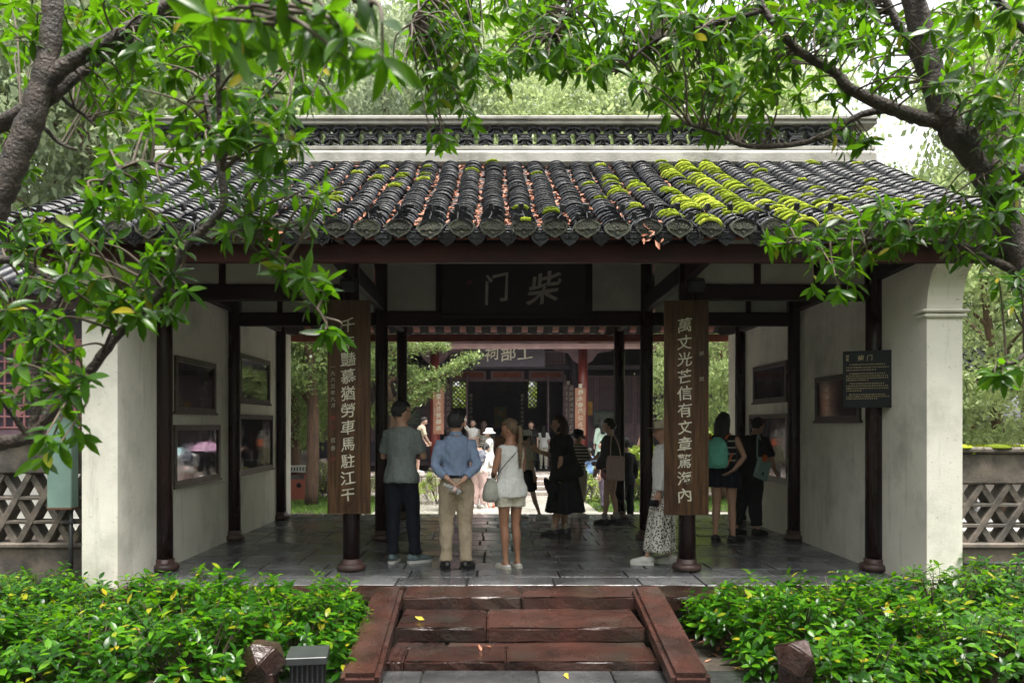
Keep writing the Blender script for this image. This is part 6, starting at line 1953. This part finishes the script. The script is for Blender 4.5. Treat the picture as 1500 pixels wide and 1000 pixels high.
# 5. child with bucket hat, striped shirt
d = 13.45
p5 = Person(fx(846, d), d, 0, R(-48), 1.47, 'person in navy bucket hat and striped shirt looking at a phone', head=(R(-6), R(-14)), seed=5, sh=.95,
    arms={'R': ((.21, .10, 1.12), (.16, .30, 1.14), (0, .9, .4), .6), 'L': ((-.21, .08, 1.12), (-.10, .28, 1.10), (.2, .9, .2), .5)})
p5.body(simple=True).top(FAB['stripe'], .84, .5, .022, .035).pants(FAB['beige'], .72, .04, .06).shoes(SHOE_W).hair(HAIR, 'short').hat(FAB['navy'])
phone(p5.W((.14, .40, 1.13)), (R(-30), 0, R(-48)), 'white phone in the hand of the person in striped shirt', SHOE_W)
# 6. dark grey top, pink shorts
d = fd(768)
p6 = Person(fx(896, d), d, 0, R(58), 1.665, 'person with short dark hair in dark grey top and pink shorts', head=(R(6), 0), seed=6, sh=.98, lean=R(3), skin=SKIN_PALE,
    arms={'R': ((.20, .08, 1.12), (.10, .24, .98), (-.3, .8, 0), .5), 'L': ((-.23, .03, 1.10), (-.17, .17, .90), (0, .5, -.8), .5)},
    legs={'R': ((.09, .03, .49), (.10, -.06, .085), -.1), 'L': ((-.09, .05, .49), (-.09, .08, .085), .1)})
p6.body().top(FAB['dgrey'], .74, .96, .03, .012, flare=.03, fold=.012, name='sweater').pants(FAB['pink'], .18, .045, .055, waist=.90, name='shorts').shoes(SHOE_B, SHOE_B, chunky=1.2, socks=F('sock_grey', (.3, .3, .28))).hair(HAIR, 'short', 1.13)
tb = empty('tote_bag', p6.W((-.20, -.15, .72)), R(58), label='pale pink tote bag on the shoulder of the person in dark grey', cat='bag')
MB().bbox((0, 0, .19), (.09, .30, .38), .03).build('pouch', FAB['pinkp'], tb)
MB().tube(catmull([(0, -.09, .37), (.02, -.04, .56), (.05, .06, .70), (.03, .09, .60), (0, .08, .37)], [.01] * 5, 5)[0], .010, n=6).build('strap', FAB['pinkp'], tb)
# 7. woman in cap, white shirt and spotted skirt
d = fd(826)
p7 = Person(fx(973, d), d, 0, R(78), 1.60, 'woman in cap, white shirt and long spotted skirt half hidden by a board', head=(R(2), R(2)), seed=7, sh=.92,
    arms={'L': ((-.20, -.01, 1.10), (-.21, .06, .86), (0, .2, -1), .6)},
    legs={'R': ((.08, .05, .48), (.08, -.06, .085), 0), 'L': ((-.08, .10, .49), (-.09, .20, .085), .1)})
p7.body().top(FAB['white'], .86, .93, .03, .02, fold=.012).skirt(spotted(), .17, .235, 1.0, 7, .02, yo=.06).shoes(SHOE_W, SHOE_W, chunky=1.3).hair(HAIR, 'short').hat(FAB['beige'], 'cap')
cm = empty('camera_body', p7.W((-.22, .12, .745)), R(78), label='small black camera in the hand of the woman in spotted skirt', cat='camera')
MB().bbox((0, 0, 0), (.05, .11, .07), .008).build('body', FAB['black'], cm); MB().tube([(-.02, .01, 0), (-.065, .01, 0)], .026, n=14).build('lens', FAB['black'], cm)
# 8. woman with mint backpack
d = fd(794)
p8 = Person(fx(1060, d), d, 0, R(-28), 1.73, 'woman with mint backpack in striped sleeveless top and navy shorts', head=(R(-12), R(-4)), seed=8, sh=.98, hip=1.06, skin=SKIN,
    arms={'R': ((.275, -.06, 1.12), (.15, -.13, .95), (-.75, -.2, -.5), .35), 'L': ((-.20, .10, 1.12), (-.10, .26, 1.10))},
    legs={'R': ((.10, .02, .49), (.125, -.02, .085), .5), 'L': ((-.09, .0, .49), (-.10, -.04, .085), -.1)})
p8.body().top(FAB['stripe2'], .92, .2, .016, .02, sleeves=False, neck=1.40).pants(FAB['navy'], .20, .04, .055, waist=1.03, name='shorts').shoes(SHOE_B, SHOE_B, chunky=1.25).hair(HAIR, 'long', 1.1)
bk_ = empty('backpack', p8.W((-.04, -.21, .98)), R(-28), label='mint green backpack with coral straps worn by the woman in striped top', cat='backpack')
mb = MB(); mb.tube([(0, 0, 0), (0, -.01, .06), (0, -.015, .20), (0, -.005, .32), (0, .01, .40)], [(.12, .06), (.155, .09), (.155, .095), (.13, .08), (.05, .04)], n=20, ref=(1, 0, 0))
meshobj('pack', remesh(mb, .012, FAB['mint'], .006, 5), bk_)
for q in (-1, 1): MB().tube(catmull([(q * .10, .06, .38), (q * .12, .14, .44), (q * .13, .2, .40)], [.012] * 3, 4)[0], .014, n=6).build('strap', FAB['orange'], bk_)
MB().tube([(.12, .04, .02), (.19, .05, .20)], .013, n=6).build('strap', FAB['orange'], bk_)
# 9. person in black bending to a window
d = fd(783)
p9 = Person(fx(1097, d), d, 0, R(-62), 1.69, 'person in loose black clothes bending towards a display window', head=(R(6), R(-8)), seed=9, sh=1.15, hip=1.2, lean=R(14), skin=SKIN,
    arms={'R': ((.26, .12, 1.12), (.20, .30, .98), (0, .8, -.4), .9), 'L': ((-.22, .12, 1.12), (-.15, .30, 1.00))},
    legs={'R': ((.10, .02, .49), (.11, .04, .085), .0), 'L': ((-.10, -.04, .49), (-.11, -.16, .085), .1)})
p9.body().top(FAB['black'], .76, .48, .04, .045, flare=.04, fold=.012).pants(FAB['black'], .93, .03, .05).shoes(SHOE_B, SHOE_B, chunky=1.2).hair(HAIR, 'short', 1.12)
sb9 = empty('shoulder_bag', p9.W((.235, .02, .80)), R(-62), label='grey green shoulder bag with an orange flower charm on the person in black', cat='bag')
MB().bbox((0, 0, .15), (.06, .26, .30), .02, rot=(R(-20), 0, 0)).build('pouch', FAB['mintb'], sb9)
MB().tube(catmull([(0, -.10, .30), (-.02, -.08, .48), (-.08, 0, .62), (-.02, .02, .48), (0, .06, .34)], [.012] * 5, 5)[0], .012, n=6).build('strap', FAB['mintb'], sb9)
fl = MB()
for q in range(6):
    a = q * 1.047; fl.tube([(.035, 0, .30), (.045, math.cos(a) * .05, .30 + math.sin(a) * .05)], [.016, .02], n=7)
fl.build('flower_charm', FAB['orange'], sb9)
b9 = empty('water_bottle', p9.arms and p9.W(p9.arms['R'][2] + Vector((-.02, .09, -.02))), 0, label='pale bottle in the hand of the person in black', cat='bottle')
MB().lathe([(.0, -.07), (.03, -.07), (.03, .05), (.014, .08), (.014, .10)], n=14).build('bottle_body', SHOE_W, b9)

# ---- smaller people in the courtyard and on the hall terrace
GRP = 'visitors in the courtyard and on the hall terrace'
def bgp(px, d, z0, yaw, H, label, top, bottom, hair=HAIR, style='short', tsl=.45, them=.80, bt=.97, lean=0, arms=None, head=(0, 0), skirt=None, hat=None, shoes=SHOE_W, legs=None, seed=0, bease=.02, skin=None, flare=None):
    p = Person(fx(px, d), d, z0, yaw, H, label, GRP, lean=lean, head=head, arms=arms, legs=legs, vox=.018, seed=seed, sh=.90, skin=skin or SKIN_PALE)
    p.body(simple=True).top(FAB[top], them, tsl, .02, .025, flare=flare)
    if skirt: p.skirt(FAB[bottom], skirt[0], skirt[1], 1.02, 9, .02)
    else: p.pants(FAB[bottom], bt, bease, .035)
    p.shoes(shoes).hair(hair, style)
    if hat: p.hat(FAB[hat[0]], hat[1])
    return p
ZC = -.30
bgp(612, 23.0, ZT, R(-70), 1.66, 'grey-haired man in pale vest stooping beside the hall column', 'beige', 'dgrey', HAIR, lean=R(16), head=(0, R(-15)), seed=31, arms={'R': ((.22, .14, 1.12), (.15, .3, 1.0)), 'L': ((-.22, .12, 1.12), (-.15, .28, .98))}, bt=.5, bease=.04)
bgp(644, 24.9, ZT, R(160), 1.55, 'person in dark clothes standing behind the red hall column', 'navy', 'navy', bt=.45, bease=.04, seed=32)
pw = bgp(693, 24.2, ZT, R(165), 1.56, 'woman in white dress raising a phone to take a picture', 'white', 'white', HAIR, 'long', skirt=(.42, .22), head=(0, R(22)), seed=33, arms={'R': ((.24, .16, 1.50), (.16, .30, 1.70), (0, .3, 1), .7), 'L': ((-.22, .08, 1.12), (-.05, .24, 1.08), (1, .2, 0), .5)})
phone(pw.W((.13, .32, 1.70)), (0, R(90), R(165)), 'white phone raised by the woman in white dress', SHOE_W)
ps = bgp(709, 24.0, ZT, R(-30), 1.52, 'woman in striped shirt and olive skirt with an orange bag', 'stripe', 'green', HAIR_BR, 'long', skirt=(.28, .20), seed=34)
ob = empty('shoulder_bag', ps.W((.24, 0, .86)), 0, label='small orange bag on the woman in striped shirt', cat='bag'); MB().bbox((0, 0, .1), (.16, .08, .2), .02).build('pouch', FAB['orange'], ob)
MB().tube([(-.06, 0, .2), (-.1, 0, .45), (-.02, 0, .2)], .008, n=5).build('strap', FAB['orange'], ob)
bgp(717, 21.0, -.1, R(100), 1.56, 'woman in white sun hat and white top near the hall steps', 'white', 'cream', HAIR, 'long', hat=('white', 'bucket'), seed=35, skirt=(.3, .22), arms={'R': ((.22, .12, 1.1), (.12, .32, 1.12)), 'L': ((-.22, .12, 1.1), (-.1, .32, 1.08))})
pp = bgp(703, 17.7, ZC, R(-20), 1.58, 'woman in white top and pale pink trousers with a dark backpack', 'white', 'pinkp', HAIR, 'pony', lean=R(38), seed=36, bease=.04, arms={'R': ((.2, .2, 1.1), (.14, .42, 1.0)), 'L': ((-.2, .2, 1.1), (-.14, .42, 1.0))})
b5 = empty('backpack', pp.W(pp.U((0, -.17, 1.02))), R(-20), label='dark patterned backpack of the woman in pale pink trousers', cat='backpack')
b5.rotation_euler = (R(-38), 0, R(-20))
mb = MB(); mb.tube([(0, 0, 0), (0, -.015, .15), (0, 0, .32)], [(.12, .06), (.15, .09), (.08, .05)], n=16, ref=(1, 0, 0)); meshobj('pack', remesh(mb, .018, F('pack_blue', (.05, .06, .09), (.2, .2, .22), scale=14), .004, 3), b5)
for q in (-1, 1): MB().tube([(q * .08, .04, .3), (q * .1, .14, .36)], .014, n=6).build('strap', FAB['navy'], b5)
bgp(719, 17.9, ZC, R(10), 1.08, 'small child in white shirt beside the woman in pink trousers', 'white', 'dgrey', HAIR, shoes=mat('shoe_coral', (.7, .2, .12), rough=.5), seed=37, bt=.5, bease=.03)
bgp(771, 13.15, 0, R(-60), 1.46, 'child in cream shirt and navy shorts stepping through the gate', 'cream', 'navy', HAIR, seed=38, bt=.42, bease=.045, legs={'R': ((.09, .10, .49), (.10, .24, .085), 0), 'L': ((-.09, -.02, .49), (-.10, -.10, .085), 0)}, hat=('white', 'cap'))
bgp(778, 24.6, ZT, R(170), 1.52, 'person in black printed T-shirt facing the courtyard', 'black', 'black', HAIR_BR, 'bob', seed=39)
bgp(796, 25.4, ZT, R(0), 1.40, 'girl in white top with long black hair entering the hall', 'white', 'cream', HAIR, 'long', seed=40)
bgp(881, 23.6, ZT, R(20), 1.58, 'woman with long hair in flowing pale green dress', 'pale', 'pale', HAIR, 'long', tsl=.9, skirt=(.06, .27), seed=41)
bgp(864, 20.2, ZC, R(30), 1.28, 'child in blue shirt by the yellow green bush', 'sky', 'purple', HAIR, seed=42)
bgp(884, 17.4, ZC, R(70), 1.52, 'person in grey purple trousers hidden behind the pink shorts', 'dgrey', 'purple', HAIR, seed=43, shoes=SHOE_B)
bgp(917, 14.6, ZC, R(30), 1.62, 'person in black partly hidden between the columns', 'black', 'navy', HAIR, 'short', seed=44, shoes=SHOE_B, tsl=.9)
# umbrellas carried in the courtyard
def umbrella(px, d, z, m, label, yaw=0):
    u = empty('umbrella', (fx(px, d), d, z), yaw, label=label, cat='umbrella')
    n = 8; vs = [(0, 0, .24)]; fs = []
    rings = ((.18, .215), (.34, .14), (.46, .03))
    for r, zz in rings:
        for i in range(n * 4):
            a = 2 * math.pi * i / (n * 4); sc = 1 - .05 * abs(math.sin(a * n / 2)) * (r / .46)
            vs.append((math.cos(a) * r * sc, math.sin(a) * r * sc, zz))
    q = n * 4
    for i in range(q): fs.append((0, 1 + i, 1 + (i + 1) % q))
    for k in range(2):
        for i in range(q): fs.append((1 + k * q + i, 1 + (k + 1) * q + i, 1 + (k + 1) * q + (i + 1) % q, 1 + k * q + (i + 1) % q))
    b = MB(); b.add(vs, fs, True); b.build('canopy', m, u)
    MB().tube([(0, 0, .28), (0, 0, -.55)], .008, n=6).build('shaft', FAB['black'], u)
    for i in range(n):
        a = 2 * math.pi * i / n; MB().tube([(0, 0, .22), (math.cos(a) * .45, math.sin(a) * .45, .025)], .003, n=4).build('rib', PLASTIC, u)
    return u
floral = mat('umbrella_floral', (.70, .42, .55), (.22, .08, .22), rough=.5, scale=28, lo=.45, hi=.55)
umbrella(660, 17.2, .98, floral, 'pink floral umbrella in the courtyard mirrored in a display window').scale = (.8, .8, .9)
bgp(660, 17.35, ZC, R(10), 1.18, 'child under the pink floral umbrella', 'dgrey', 'dgrey', HAIR, 'long', seed=45, arms={'R': ((.2, .08, 1.1), (.02, .14, 1.2), (0, .2, 1), 1.0)})
umbrella(748, 19.0, .80, mat('umbrella_blue', (.42, .66, .68), (.36, .58, .60), rough=.5, scale=6), 'pale blue umbrella in the courtyard mirrored in a display window').scale = (.8, .8, .9)
bgp(748, 19.15, ZC, R(-10), 1.12, 'child under the pale blue umbrella', 'white', 'beige', HAIR_BR, 'long', seed=46, arms={'R': ((.2, .08, 1.1), (.02, .14, 1.2), (0, .2, 1), 1.0)})
bpy.data.scenes.remove(SCR)
